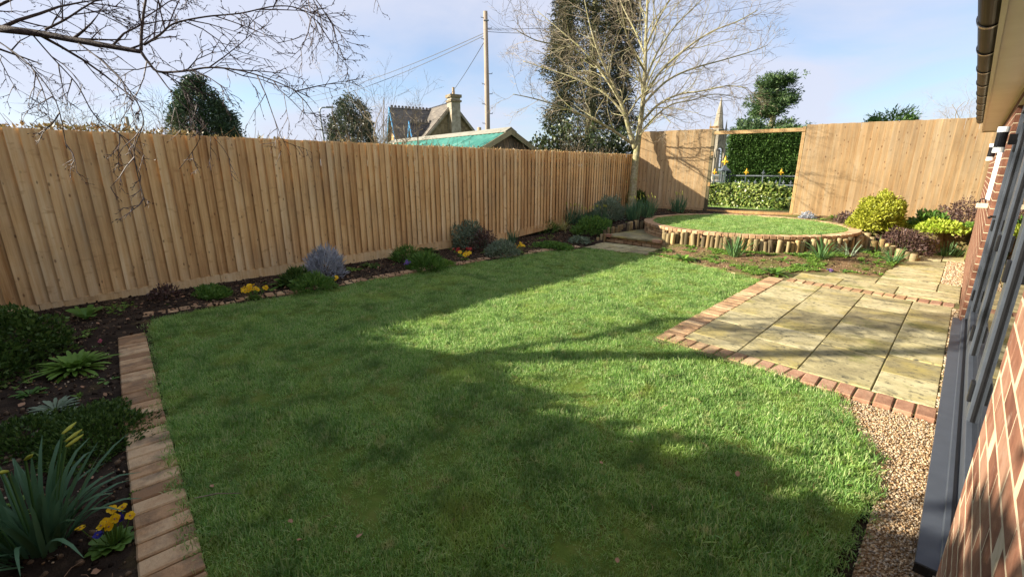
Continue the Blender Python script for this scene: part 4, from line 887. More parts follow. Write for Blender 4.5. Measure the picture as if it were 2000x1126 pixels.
trunkp = [T(1233, 412), T(1236, 370), T(1240, 325), T(1245, 285), T(1250, 245), T(1256, 195), T(1260, 130), T(1262, 60), T(1265, -10), T(1266, -100)]
limb(mb, fine, trunkp, .135, .02, rng, (0, 6, 4), .5, (.8, 1.6), 14, t0=.45)
LIMBS = [  # (points with depth offset, start radius)
 ([(1241, 290, 0), (1229, 255, -.1), (1218, 215, -.2), (1203, 178, -.3), (1186, 140, -.4), (1166, 95, -.6), (1150, 40, -.7), (1138, -20, -.8)], .062),
 ([(1236, 282, 0), (1208, 262, -.2), (1172, 240, -.4), (1130, 222, -.6), (1085, 205, -.8), (1040, 192, -.9), (1002, 184, -1.0)], .036),
 ([(1222, 228, -.2), (1190, 190, -.1), (1150, 165, .1), (1110, 148, .3), (1060, 132, .5), (1022, 120, .6)], .030),
 ([(1212, 200, -.2), (1180, 150, .3), (1140, 100, .7), (1095, 60, 1.0), (1050, 22, 1.3)], .028),
 ([(1195, 155, -.4), (1150, 115, -.9), (1100, 90, -1.3), (1050, 80, -1.6), (1010, 60, -1.8)], .024),
 ([(1252, 240, 0), (1285, 205, -.4), (1325, 185, -.8), (1370, 178, -1.1), (1420, 168, -1.3), (1460, 172, -1.5)], .032),
 ([(1250, 262, 0), (1275, 232, .2), (1310, 205, .5), (1350, 196, .8), (1395, 184, 1.0), (1440, 190, 1.2)], .028),
 ([(1255, 205, 0), (1300, 160, .3), (1350, 135, .6), (1410, 118, .9), (1470, 100, 1.1), (1500, 88, 1.2)], .032),
 ([(1257, 190, 0), (1290, 140, -.3), (1340, 95, -.7), (1390, 62, -1.0), (1440, 42, -1.3), (1480, 20, -1.5)], .032),
 ([(1259, 160, 0), (1285, 100, .3), (1320, 50, .6), (1360, 10, .9), (1400, -30, 1.1)], .030),
 ([(1261, 110, 0), (1240, 60, .4), (1215, 10, .7), (1195, -50, 1.0)], .028),
 ([(1262, 90, 0), (1285, 40, -.4), (1312, -10, -.8), (1335, -70, -1.1)], .028),
 ([(1260, 140, 0), (1240, 105, -.9), (1225, 70, -1.7), (1215, 20, -2.4)], .028),
 ([(1258, 175, 0), (1275, 140, .9), (1295, 100, 1.7), (1310, 50, 2.4)], .028),
 ([(1247, 268, 0), (1262, 250, -.5), (1290, 225, -1.1), (1310, 240, -1.6)], .018)]
for pts, r0 in LIMBS: limb(mb, fine, [T(*p) for p in pts], r0 * 1.22, .009, rng, (0, 6, 4), .42, (.8, 1.6), 14)
mb.build('trunk', M['bark'], tree, True); fine.build('twigs', M['twig'], tree)['kind'] = 'stuff'

# birch whose drooping branches enter the picture top left
rng = random.Random(5); bd = 3.7
bo = Vector((-6.5, -1.75, .02)); bir = thing('birch_tree', 'birch with drooping twigs hanging into the top left corner', 'tree', bo, 0)
mb = MB(); fine = MB(); buds = []
def Bp(px, py, dd=0.0): return D(px, py, bd + dd) - bo
e0 = Bp(-60, 50, .3)
mb.tube(smooth_path([(0, 0, -.2), (.05, .05, 1.0), (.02, .1, 2.2), (-.08, .12, 3.8), (-.02, .2, 5.4), (.1, .3, 7.0)], 4), [.16 - .0068 * k for k in range(21)], 9)
def blimb(pts, r0, r1, k, kk=(0, 4, 3), sg=1.1, sub=(.4, .85)): limb(mb, fine, pts, r0, r1, rng, kk, 0.0, sub, k, sg, buds, .08)
blimb([Vector((.02, .1, 2.15)), Vector((.02, .1, 2.15)).lerp(e0, .5) + Vector((0, 0, .12)), e0, Bp(0, 56), Bp(80, 66), Bp(150, 79), Bp(230, 93), Bp(275, 101)], .045, .017, 9)
blimb([Bp(275, 101), Bp(290, 122), Bp(310, 140), Bp(360, 139), Bp(410, 132), Bp(470, 138), Bp(535, 158), Bp(605, 190)], .013, .004, 14)
blimb([Bp(276, 98), Bp(277, 60), Bp(284, 5), Bp(300, -60), Bp(330, -120)], .014, .006, 8)
blimb([Bp(281, 88), Bp(312, 68), Bp(340, 46), Bp(400, 33), Bp(470, 26), Bp(540, 12), Bp(590, 20), Bp(640, 60)], .010, .0035, 14)
blimb([Bp(88, 58), Bp(128, 38), Bp(165, 14), Bp(210, -12), Bp(260, -40)], .010, .004, 9)
blimb([e0, Bp(-20, 20, .2), Bp(30, -5, .2), Bp(110, -50, .2), Bp(240, -90, .3)], .016, .006, 9)
blimb([Bp(330, -120), Bp(420, -110, .1), Bp(520, -70, .2), Bp(600, -20, .3), Bp(650, 50, .3)], .010, .004, 12)
blimb([Bp(150, 82), Bp(200, 120, -.1), Bp(240, 160, -.2), Bp(280, 230, -.2), Bp(262, 300, -.2), Bp(285, 400, -.2)], .0065, .003, 7, (0, 3, 2), .8, (.2, .4))
blimb([Bp(60, 64), Bp(100, 110, .1), Bp(150, 165, .2), Bp(185, 225, .2), Bp(240, 270, .1), Bp(275, 345, .0)], .0065, .003, 7, (0, 3, 2), .8, (.2, .45))
blimb([Bp(-40, 60, .1), Bp(10, 90, .1), Bp(60, 130, 0), Bp(110, 200, 0), Bp(130, 290, 0)], .007, .003, 8, (0, 3, 2), .8, (.25, .5))
blimb([Bp(300, 135), Bp(330, 150, .1), Bp(360, 175, .2), Bp(372, 230, .3), Bp(390, 270, .3), Bp(350, 330, .3)], .005, .0028, 6, (0, 3, 2), .8, (.2, .4))
# upper crown out of the frame; its twigs throw the streaks of shade over lawn and patio
for i in range(8):
    h = rng.uniform(2.6, 6.6); an = rng.uniform(-1.1, 2.4); ln = rng.uniform(1.3, 2.6) * (1.15 - h / 10)
    st = Vector((0, .15, h)); dr = Vector((math.cos(an), math.sin(an), .55))
    blimb([st, st + dr * ln * .4, st + dr * ln * .75 + Vector((0, 0, .1)), st + Vector((math.cos(an) * ln * 1.1, math.sin(an) * ln * 1.1, ln * .42))], .032, .007, 8, (0, 4, 2), .7, (.6, 1.1))
mb.build('trunk', M['birch_bark'], bir, True); fine.build('twigs', M['birch'], bir)['kind'] = 'stuff'
bp = np.array([tuple(p) for p, d in buds]); bdir = np.array([tuple(d) for p, d in buds])
if len(bp):
    P = np.concatenate([bp, bp - bdir * .04]); dd = np.concatenate([bdir, bdir]) + RNG.normal(0, .7, (2 * len(bp), 3)) + np.array([0, 0, -.5])
    V, Fc = diamonds(P, dd, RNG.normal(0, 1, P.shape), RNG.uniform(.018, .034, len(P)), RNG.uniform(.005, .009, len(P)), .5)
    link('catkins', np_mesh('catkins', V, Fc, M['birch']), None, bir)['kind'] = 'stuff'
def bare_shrub(label, base, h, wd, n, r=.022, seed=3, name='bare_shrub'):
    rg = random.Random(seed); root = thing(name, label, 'shrub', base, 0); mb = MB(); fine = MB()
    for i in range(n):
        an = rg.uniform(0, 6.28); grow(mb, fine, Vector((rg.gauss(0, .15), rg.gauss(0, .15), 0)), Vector((math.cos(an) * wd, math.sin(an) * wd, 1)), h * rg.uniform(.7, 1.05), r, 0, rg, .35, (7, 5, 3))
    for f_ in fine.v: pass
    if mb.v: mb.build('stems', M['twig'], root, True)
    fine.build('twigs', M['twig'], root)['kind'] = 'stuff'
b = at_ground(752, 13.5); bare_shrub('pale leafless shrub growing in front of the stone house', b, zt(752, 186, 13.5, b.z) * 1.05, .28, 12, .032)
b = at_ground(1900, 30, .4); bare_shrub('bare tree crown showing beside the gutter end', b, zt(1900, 188, 30, b.z), .30, 11, .05, 9, 'bare_tree')
b = at_ground(1140, 15.5, 0); bare_shrub('bare twiggy shrub below the tall conifer', b, zt(1140, 225, 15.5, b.z), .5, 9, .02, 12)
b = at_ground(170, 9.8); bare_shrub('thin bare twigs standing above the far left of the fence', b, zt(170, 180, 9.8, b.z), .35, 9, .016, 15)
# ivy heap below the tall conifer, and the rough hedge behind the left fence
def heap(name, label, cat, base, rx, ry, rz, n, L, W, mat, up=.2, group=None, kindstem=True):
    root = thing(name, label, cat, base, 0, group)
    d = unit(RNG.normal(0, 1, (n, 3)) * np.array([1, 1, 1])); d[:, 2] = np.abs(d[:, 2]); sd = random.uniform(0, 90)
    lum = np.array([1 + .34 * mn.noise((a * 2.2 + sd, b_ * 2.2, c * 2.2)) + .12 * mn.noise((a * 6 + sd, b_ * 6, c * 6)) for a, b_, c in d])
    rr = (1 - .45 * RNG.uniform(0, 1, n) ** 2) * lum
    P = d * rr[:, None] * np.array([rx, ry, rz])
    V, Fc = diamonds(P, d + RNG.normal(0, .6, (n, 3)) + np.array([0, 0, up]), RNG.normal(0, .7, (n, 3)) + d, L * RNG.uniform(.6, 1.4, n), W * RNG.uniform(.6, 1.4, n))
    link('foliage', np_mesh('foliage', V, Fc, mat), None, root)
    if kindstem:
        st = MB()
        for i in range(max(6, int(8))):
            q = d[i] * np.array([rx, ry, rz]) * .85; st.tube([(0, 0, -.02), (q[0] * .35, q[1] * .35, q[2] * .6), tuple(q)], [max(.004, rz * .03), max(.003, rz * .02), .002], 5)
        st.build('stems', M['birch_bark'], root)
    return root
for i, (px, py, wx) in enumerate(((1060, 262, 1.1), (1105, 238, 1.2), (1165, 240, 1.4), (1215, 250, 1.1))):
    b = at_ground(px, 15.5 + .3 * i, 0); heap('ivy_clump', ['low ivy clump right of the green shed roof', 'ivy mound under the left of the tall conifer', 'tallest ivy mound under the tall conifer', 'ivy mound beside the trunk of the bare tree'][i], 'ivy', b, wx, wx, zt(px, py, 15.5 + .3 * i, 0) * .95, 4200, .12, .09, M['ivy_dark'], group='ivy mounds behind the fence')
n = 9000; P = np.stack([FX - .22 - RNG.uniform(0, .35, n), RNG.uniform(-1.8, 11.9, n), np.zeros(n)], 1)
P[:, 2] = 1.80 + RNG.uniform(0, .17, n) + np.array([.07 * mn.noise((0, y * 1.2, 3)) + .05 * mn.noise((0, y * 5, 7)) for y in P[:, 1]]) + .06 * (P[:, 1] < 1.5)
hl = thing('rough_hedge', 'rough ivy and twig hedge showing along the left fence top', 'hedge', (FX - .4, 4, 0), 0)
V, Fc = diamonds(P - np.array([FX - .4, 4, 0]), RNG.normal(0, 1, (n, 3)) + np.array([0, 0, .5]), RNG.normal(0, 1, (n, 3)), RNG.uniform(.03, .075, n), RNG.uniform(.014, .04, n))
link('foliage', np_mesh('foliage', V, Fc, M['dryleaf']), None, hl)
tw = MB()
for i in range(420):
    y = random.uniform(-6, 7.9); p = Vector((random.uniform(-.1, .25), y, 1.75)); q = p + Vector((random.gauss(0, .08), random.gauss(0, .15), random.uniform(.15, .42)))
    tw.tube([p, p.lerp(q, .5) + Vector((random.gauss(0, .03), random.gauss(0, .03), 0)), q], [.005, .004, .002], 3)
tw.build('twigs', M['twig'], hl)['kind'] = 'stuff'
MB().box((-.05, 0, .75), (.25, 15.5, 1.7)).build('inner_branches', M['dark_wood'], hl)
# unseen hedge added behind the viewpoint to throw the second shadow across the lawn
n = 22000; rot = math.atan2(.92, 3.4)
hx = RNG.uniform(0, 12, n); hz = RNG.uniform(0, 1, n) * (2.88 + .22 * np.array([mn.noise((x * 1.1, 0, 0)) + .8 * mn.noise((x * 3.7, 2, 0)) for x in hx])); hy = RNG.normal(0, .16, n)
bh = thing('shade_hedge', 'unseen evergreen hedge added to cast shade over the near lawn', 'hedge', (-10.4, -3.3, 0), R(7.5))
V, Fc = diamonds(np.stack([hx, hy, hz], 1), RNG.normal(0, 1, (n, 3)), RNG.normal(0, 1, (n, 3)), RNG.uniform(.10, .2, n), RNG.uniform(.07, .12, n))
link('foliage', np_mesh('foliage', V, Fc, M['dark_leaf']), None, bh); MB().box((6, 0, 1.36), (11.9, .22, 2.72)).build('inner_branches', M['dark_wood'], bh)  # solid core keeps the added hedge's shadow dense

# ------------------------------------------------------------------ plants in the beds
def gz(x, y): return float(ground_h(np.array([x]), np.array([y]))[0])
def place(px, py):                                     # the spot on the bed whose picture is (px, py)
    z = .02
    for _ in range(12): q = G(px, py, z); z = .5 * z + .5 * gz(q.x, q.y)
    q = G(px, py, z); return Vector((q.x, q.y, gz(q.x, q.y)))
def strap_clump(name, label, cat, px, py, n, L, W, mat, spread=.06, lean=.35, droop=.6, single=False, group=None, taper=.2):
    root = thing(name, label, cat, place(px, py), random.uniform(0, 6), group)
    a = RNG.uniform(0, 6.28, n); r = spread * np.sqrt(RNG.uniform(0, 1, n)); P = np.stack([r * np.cos(a), r * np.sin(a), np.full(n, -.01)], 1)
    b_ = a + RNG.normal(0, .5, n); t = np.abs(RNG.normal(lean, lean * .5, n)); d = np.stack([np.cos(b_) * np.sin(t), np.sin(b_) * np.sin(t), np.cos(t)], 1)
    V, Fc = ribbons(P, d, L * RNG.uniform(.6, 1.1, n), W * RNG.uniform(.8, 1.2, n), droop * RNG.uniform(.3, 1.6, n), 6, .5, taper)
    if single:
        for i in range(n): link('leaf', np_mesh('leaf', V[i * 14:(i + 1) * 14], Fc[:6], mat, True), None, root)
    else: link('leaves', np_mesh('leaves', V, Fc, mat, True), None, root)
    return root
def rosette(name, label, cat, px, py, n, L, W, mat, up=.6, single=False, group=None):
    root = thing(name, label, cat, place(px, py), random.uniform(0, 6), group); V = []; Fc = []
    for i in range(n):
        a = i * 2.4 + random.uniform(-.2, .2); t = (i + .5) / n; el = up * (1.35 - t) + random.uniform(-.15, .15); d = Vector((math.cos(a) * math.cos(el), math.sin(a) * math.cos(el), math.sin(el))); s = Vector((-math.sin(a), math.cos(a), 0)); nr = d.cross(s) * -1
        l = L * random.uniform(.7, 1.1) * (.65 + .4 * t); w_ = W * random.uniform(.8, 1.15); p0 = Vector((math.cos(a), math.sin(a), 0)) * .015; vs_ = []
        for k, (tt, ww) in enumerate(((0, .18), (.25, .45), (.5, .9), (.75, 1.0), (.92, .6), (1.0, .08))):
            c = p0 + d * (l * tt) + Vector((0, 0, -l * .32 * tt * tt)); vs_ += [c - s * w_ * ww / 2 + Vector((0, 0, w_ * .12 * ww)), c, c + s * w_ * ww / 2 + Vector((0, 0, w_ * .12 * ww))]
        f = []
        for k in range(5): f += [[3 * k, 3 * k + 1, 3 * k + 4, 3 * k + 3], [3 * k + 1, 3 * k + 2, 3 * k + 5, 3 * k + 4]]
        vs_ = np.array([tuple(v) for v in vs_]); f = np.array(f)
        if single: link('leaf', np_mesh('leaf', vs_, f, mat, True), None, root)
        else: V.append(vs_); Fc.append(f + 18 * i)
    if not single: link('leaves', np_mesh('leaves', np.concatenate(V), np.concatenate(Fc), mat, True), None, root)
    return root
def flower_mesh(name, r, mat, npet=5):
    V = []; F_ = []
    for i in range(npet):
        a = 2 * math.pi * i / npet + random.uniform(-.15, .15); c = (math.cos(a) * r * .5, math.sin(a) * r * .5, .004 * (i % 2)); k0 = len(V)
        V.append(c)
        for j in range(8): b_ = 2 * math.pi * j / 8; V.append((c[0] + math.cos(b_) * r * .55, c[1] + math.sin(b_) * r * .55, c[2] + .12 * r * math.cos(b_ * 2 + i) + .1 * r))
        for j in range(8): F_.append((k0, k0 + 1 + j, k0 + 1 + (j + 1) % 8))
    return np_mesh(name, np.array(V), np.array(F_), mat)
FLW = {k: flower_mesh('flower', r, M[k]) for k, r in (('yellow', .026), ('red', .022), ('violet', .018), ('blue', .024), ('pink', .016))}
EYEM = MB().lathe([(.006, 0), (.004, .004)], sides=6).mesh('eye', M['dead'])
def flowers(root, kind, n, spread, h, s=1.0):
    for i in range(n):
        a = random.uniform(0, 6.28); r = spread * math.sqrt(random.random()); z = h * random.uniform(.8, 1.15)
        st = MB().tube([(r * .4 * math.cos(a), r * .4 * math.sin(a), 0), (r * math.cos(a), r * math.sin(a), z)], .0022, 4).build('flower_stem', M['green_leaf'], root)
        f = link('flower', FLW[kind], None, root, (r * math.cos(a), r * math.sin(a), z), (random.gauss(.6, .35), random.gauss(0, .4), random.uniform(-.8, .8) + math.pi * .2 - root.rotation_euler.z), (s, s, s))
        link('eye', EYEM, None, f, (0, 0, .006))
def bush(name, label, px, py, rx, rz, n, L, W, mat, cat='shrub', up=.4, ry=None, group=None): return heap(name, label, cat, place(px, py), rx, ry or rx, rz, n, L, W, mat, up, group)
# near left bed
bush('box_shrub', 'dense dark green box shrub at the left edge by the fence', 30, 705, .38, .40, 4600, .036, .022, M['dark_leaf'])
bush('box_shrub', 'dark spreading shrub cut off by the left picture edge', -45, 745, .36, .26, 2200, .04, .02, M['dark_leaf'])
rosette('broad_leaved_plant', 'upright broad leaved plant against the foot of the fence at left', 'plant', 168, 622, 9, .30, .095, M['green_leaf'], 1.05, True)
rosette('leafy_perennial', 'large pale green leafy clump in the near left bed', 'plant', 148, 722, 110, .30, .034, M['mid_leaf'], .85, True)
rosette('leafy_perennial', 'small leafy tuft with yellow buds in the near left bed', 'plant', 58, 770, 16, .11, .028, M['green_leaf'], .6); r_ = bpy.data.objects[-1] if False else None
rosette('grey_rosette', 'grey green rosette with pointed leaves in the near left bed', 'plant', 108, 800, 40, .19, .022, M['grey_leaf'], .6, True)
heap('ground_cover_mat', 'low dark ground cover mat spilling over the brick edging', 'ground cover', place(180, 850), .40, .28, .075, 5600, .026, .014, M['dark_leaf'], .5)
heap('ground_cover_mat', 'flat dark creeping plant between the leafy clump and mat', 'ground cover', place(60, 850), .30, .2, .05, 1500, .03, .016, M['dark_leaf'], .5)
dn = strap_clump('daffodil_clump', 'large budding daffodil clump in the near left corner', 'daffodils', 72, 1072, 90, .47, .020, M['blue_leaf'], .085, .40, 1.15, True, None, .35)
for i in range(11):
    a = random.uniform(0, 6.28); l = random.uniform(.40, .49); tip = Vector((math.cos(a) * .17, math.sin(a) * .17, l)); sd = Vector((math.cos(a) * .05, math.sin(a) * .05, 0))
    st = MB().tube([(sd.x, sd.y, 0), tip * .6 + sd * .3, tip], .0045, 5).build('flower_stem', M['strap'], dn); d = (Vector((math.cos(a), math.sin(a), .25)) + Vector((.5, .3, 0))).normalized()
    MB().tube([tip, tip + d * .012, tip + d * .04, tip + d * .07], [.0045, .006, .008, .002], 7).build('bud', M['bud'], st, True)
r_ = rosette('pansy_plant', 'yellow pansies with one blue bloom by the brick edging', 'pansy', 222, 1062, 40, .10, .036, M['green_leaf'], .8, True); flowers(r_, 'yellow', 13, .085, .135, .72); flowers(r_, 'blue', 4, .05, .095, .7)
r_ = rosette('primula', 'tiny pink flower beside the left brick edging', 'flower', 196, 672, 8, .06, .02, M['green_leaf']); flowers(r_, 'pink', 1, .01, .05, 1.2)
rosette('weed_seedling', 'small two leaved weed by the left brick edging', 'weed', 212, 742, 6, .09, .03, M['green_leaf'], .3)
# fence border, left to right
heap('ground_cover_mat', 'low weedy patch below the fence left of the yellow pansies', 'ground cover', place(415, 575), .30, .16, .07, 1300, .05, .025, M['green_leaf'], .4)
bush('leafy_weed', 'small reddish weed at the fence foot in the left border', 325, 583, .14, .16, 380, .04, .02, M['purple_leaf'], 'weed')
r_ = rosette('pansy_plant', 'bright yellow pansies in the left half of the fence border', 'pansy', 498, 582, 26, .10, .036, M['green_leaf'], .7); flowers(r_, 'yellow', 18, .15, .12, 1.25)
rosette('foxglove_rosette', 'upright green foxglove rosette left of the silver shrub', 'plant', 553, 558, 18, .26, .07, M['green_leaf'], .9)
bush('green_cushion', 'soft green cushion plant in front of the silver shrub', 612, 566, .24, .17, 1800, .06, .012, M['green_leaf'], 'plant')
bush('green_cushion', 'feathery green plant between foxglove and silver shrub', 582, 556, .20, .20, 1200, .07, .014, M['dark_leaf'], 'plant')
bush('silver_shrub', 'pale silver shrub against the fence behind the green cushion', 637, 540, .25, .40, 2300, .095, .012, M['silver_leaf'], up=.9)
r_ = rosette('pansy_plant', 'single small yellow bloom right of the silver shrub', 'pansy', 655, 558, 10, .07, .03, M['green_leaf']); flowers(r_, 'yellow', 2, .03, .11, 1.1)
rosette('foxglove_rosette', 'flat green rosette just right of the silver shrub', 'plant', 690, 527, 14, .20, .05, M['mid_leaf'], .4)
rosette('foxglove_rosette', 'dark green spreading rosette along the fence foot', 'plant', 724, 520, 22, .26, .05, M['dark_leaf'], .5)
bush('green_cushion', 'upright lacy green plant against the fence in mid border', 795, 508, .24, .22, 900, .08, .016, M['green_leaf'], 'plant')
bush('green_cushion', 'sprawling grassy green mound beside the purple crocus', 832, 523, .36, .20, 2200, .08, .012, M['green_leaf'], 'plant', ry=.26)
r_ = rosette('crocus', 'purple crocus in the middle of the fence border', 'crocus', 797, 526, 8, .10, .008, M['green_leaf'], 1.1); flowers(r_, 'violet', 6, .06, .11, 1.3)
rosette('foxglove_rosette', 'dark foxglove rosette tight against the fence in mid border', 'plant', 836, 495, 18, .30, .07, M['dark_leaf'], .8)
heap('ground_cover_mat', 'mossy green mat along the mid border edging', 'ground cover', place(862, 515), .28, .16, .05, 900, .03, .018, M['mid_leaf'], .5)
bush('silver_shrub', 'wide grey silver shrub leaning on the fence in mid border', 912, 482, .38, .46, 3600, .055, .022, M['grey_leaf'])
bush('purple_shrub', 'dark purple twiggy shrub right of the grey silver shrub', 943, 486, .30, .36, 1900, .04, .016, M['purple_leaf'])
r_ = rosette('primrose_plant', 'red primroses behind yellow ones in the fence border', 'primrose', 903, 500, 16, .10, .04, M['green_leaf'], .5); flowers(r_, 'red', 9, .16, .12, 1.3)
r_ = rosette('primrose_plant', 'yellow primroses in front of the red ones', 'primrose', 908, 507, 18, .11, .04, M['mid_leaf'], .5); flowers(r_, 'yellow', 7, .12, .11, 1.4)
bush('grey_cushion', 'rounded grey green cushion left of the small yellow pansies', 980, 498, .30, .24, 2200, .05, .014, M['grey_leaf'], 'plant')
r_ = rosette('pansy_plant', 'small yellow pansies right of the grey green cushion', 'pansy', 1016, 494, 18, .10, .035, M['mid_leaf'], .7); flowers(r_, 'yellow', 7, .13, .15, 1.35)
strap_clump('daffodil_clump', 'dark budding daffodil leaves behind the small yellow pansies', 'daffodils', 1002, 476, 60, .34, .013, M['blue_leaf'], .09, .22, .4)
heap('ground_cover_mat', 'wide green mat before the step at the border end', 'ground cover', place(1080, 482), .42, .26, .07, 2200, .045, .025, M['green_leaf'], .4)
bush('silver_shrub', 'small silver shrub at the fence foot near the border end', 1046, 451, .24, .28, 900, .05, .018, M['grey_leaf'])
bush('green_cushion', 'loose green lavender beside the small silver shrub', 1068, 453, .26, .30, 900, .08, .012, M['green_leaf'], 'plant')
strap_clump('sedge', 'arching striped sedge at the far end of the fence border', 'sedge', 1100, 449, 70, .36, .012, M['sedge'], .05, .7, 1.5)
bush('green_cushion', 'low dark plant near the stub logs of the step', 1132, 474, .22, .12, 700, .05, .02, M['grey_leaf'], 'plant')
bush('evergreen_mound', 'spreading green evergreen mound left of the step logs', 1158, 455, .46, .34, 3000, .06, .02, M['green_leaf'])
for i, (px, py, lb, n_, l_) in enumerate(((1118, 436, 'leftmost tall daffodil clump by the far end of the fence', 80, .42), (1142, 440, 'second tall daffodil clump left of the round grey lavender', 80, .40), (1174, 440, 'daffodil clump directly below the round grey lavender', 70, .42), (1236, 428, 'large daffodil clump at the head of the step', 120, .46), (1263, 424, 'daffodil clump touching the rim of the round lawn', 110, .46), (1324, 416, 'lone daffodil clump against the tall fence panel', 90, .46))):
    r_ = strap_clump('daffodil_clump', lb, 'daffodils', px, py, n_, l_, .014, M['blue_leaf'], .15, .30, .45, group='daffodil clumps round the raised bed')
    for k in range(9):
        a = random.uniform(0, 6.28); rr = random.uniform(.03, .2); z = l_ * random.uniform(.95, 1.12); st = MB().tube([(rr * .4 * math.cos(a), rr * .4 * math.sin(a), 0), (rr * math.cos(a), rr * math.sin(a), z)], .004, 4).build('flower_stem', M['blue_leaf'], r_)
        MB().tube([(rr * math.cos(a), rr * math.sin(a), z), (rr * math.cos(a) + .01, rr * math.sin(a), z + .03), (rr * math.cos(a) + .02, rr * math.sin(a), z + .06)], [.005, .009, .003], 5).build('bud', M['bud'], st)
bush('lavender_shrub', 'round grey green lavender shrub in front of the bare tree', 1188, 428, .37, .52, 3600, .085, .014, M['grey_leaf'])
bush('evergreen_mound', 'dark green rounded shrub at the foot of the bare tree', 1240, 405, .42, .52, 2800, .07, .035, M['dark_leaf'])
# front bed of the round lawn
FB = [(1335, 508, 'pale green leafy clump below the left of the log curve', 34, .26, .05, 'mid_leaf'), (1300, 490, 'small bright leafy plant beside the step corner logs', 14, .2, .04, 'mid_leaf'), (1512, 535, 'large pale green leafy clump near the patio corner', 40, .28, .05, 'mid_leaf'), (1528, 510, 'upright young leaves in front of the middle logs', 10, .2, .05, 'mid_leaf'), (1395, 503, 'small flat leafy plant in the front bed', 12, .14, .04, 'green_leaf'), (1455, 520, 'flat green weed in the middle of the front bed', 12, .12, .03, 'green_leaf'), (1566, 520, 'low leafy seedling right of the upright young leaves', 12, .13, .03, 'green_leaf'), (1560, 500, 'broad low leaves against the rotten logs', 9, .18, .06, 'green_leaf'), (1650, 530, 'small weed close to the patio slabs', 10, .10, .03, 'green_leaf'), (1690, 515, 'low weed right of the purple crocus', 10, .12, .03, 'green_leaf')]
for px, py, lb, n_, l_, w_, mt in FB: rosette('leafy_perennial', lb, 'plant', px, py, n_, l_, w_, M[mt], .7)
strap_clump('iris_clump', 'dry looking iris clump against the log curve', 'iris', 1435, 500, 50, .46, .016, M['strap'], .08, .45, .9)
strap_clump('iris_clump', 'arching grassy iris in front of the right hand logs', 'iris', 1605, 505, 46, .44, .016, M['strap'], .07, .5, 1.0)
strap_clump('iris_clump', 'grassy clump where the front bed meets the path', 'iris', 1745, 512, 46, .34, .017, M['strap'], .09, .65, 1.2)
strap_clump('iris_clump', 'thin grassy clump left of the path corner clump', 'iris', 1712, 498, 26, .36, .012, M['strap'], .06, .6, 1.1)
strap_clump('iris_clump', 'sparse grey grassy clump below the thin rotten logs', 'iris', 1660, 500, 22, .34, .012, M['grey_leaf'], .07, .5, .9)
r_ = rosette('crocus', 'lilac crocus in the front bed near the patio', 'crocus', 1620, 530, 8, .09, .008, M['green_leaf'], 1.0); flowers(r_, 'violet', 5, .05, .09, 1.3)
# right hand bed
bush('golden_shrub', 'large round golden green shrub against the far fence', 1712, 446, .43, .62, 9500, .055, .026, M['gold_leaf'])
bush('purple_shrub', 'low purple grey shrub right of the golden shrub', 1768, 458, .46, .40, 3200, .05, .02, M['purple_leaf'])
bush('lime_mound', 'bright lime green mound beside the path corner', 1825, 485, .36, .18, 1800, .06, .032, M['lime_leaf'], 'plant')
bush('lime_mound', 'small bright green mound against the house corner', 1882, 497, .20, .16, 700, .05, .03, M['mid_leaf'], 'plant')
strap_clump('daffodil_clump', 'fresh green daffodil leaves in front of the brown shrub', 'daffodils', 1855, 462, 90, .34, .016, M['strap'], .14, .35, .5)
rosette('leafy_perennial', 'broad green leaves below the brown shrub by the wall', 'plant', 1885, 462, 22, .26, .06, M['mid_leaf'], .7)
bush('brown_shrub', 'rounded brown purple shrub near the house end', 1876, 442, .48, .46, 2600, .05, .02, M['purple_leaf'])
bush('purple_shrub', 'small purple grey plant left of the golden shrub', 1655, 436, .26, .24, 900, .05, .02, M['purple_leaf'])
rosette('leafy_perennial', 'green leafy plant behind the rim of the round lawn', 'plant', 1632, 428, 20, .28, .07, M['mid_leaf'], .7)
rosette('leafy_perennial', 'low green leaves left along the far fence foot', 'plant', 1600, 430, 14, .2, .05, M['mid_leaf'], .5)
bush('grey_cushion', 'tiny pale plant at the far fence foot left of the purple one', 1576, 427, .16, .14, 360, .05, .02, M['silver_leaf'], 'plant')
bush('leafy_weed', 'dark leafy plant between the purple and brown shrubs', 1812, 447, .28, .30, 700, .09, .045, M['green_leaf'], 'plant')
# small sparse weeds and moss over the front bed; a few dead leaves and straws on the lawn
WEED = protos('weed', [np_mesh('weed', *diamonds(np.zeros((9, 3)), np.stack([np.cos(np.arange(9) * .7), np.sin(np.arange(9) * .7), RNG.uniform(.1, .9, 9)], 1), np.tile([0, 0, 1.0], (9, 1)) + RNG.normal(0, .3, (9, 3)), RNG.uniform(.015, .035, 9), RNG.uniform(.006, .014, 9)), M['mid_leaf']) for _ in range(6)])
X = np.concatenate([RNG.uniform(-4.2, -.65, 24000), RNG.uniform(-7, -1, 2500), RNG.uniform(-7, -5.5, 5000), RNG.uniform(-1.2, .1, 6000)]); Y = np.concatenate([RNG.uniform(7.0, 10.4, 24000), RNG.uniform(-1.5, .1, 2500), RNG.uniform(0, 12, 5000), RNG.uniform(10.5, 13.3, 6000)])
ok = np.ones(len(X), bool)
for poly in (LAWN, PATIO, PATH, GRAVEL, STEP): ok &= ~pip(grow_poly(poly, .03), X, Y)
pn = np.array([mn.noise((a * 2.2, b_ * 2.2, 11)) + .5 * mn.noise((a * 7, b_ * 7, 4)) for a, b_ in zip(X, Y)])
ok &= (np.hypot(X - CC.x, Y - CC.y) > CRAD + .1) & (pn > np.where((Y > 6.9) & (X > -5.4), .12, .35)) & (Y < far_y(X) - .08); X, Y = X[ok], Y[ok]
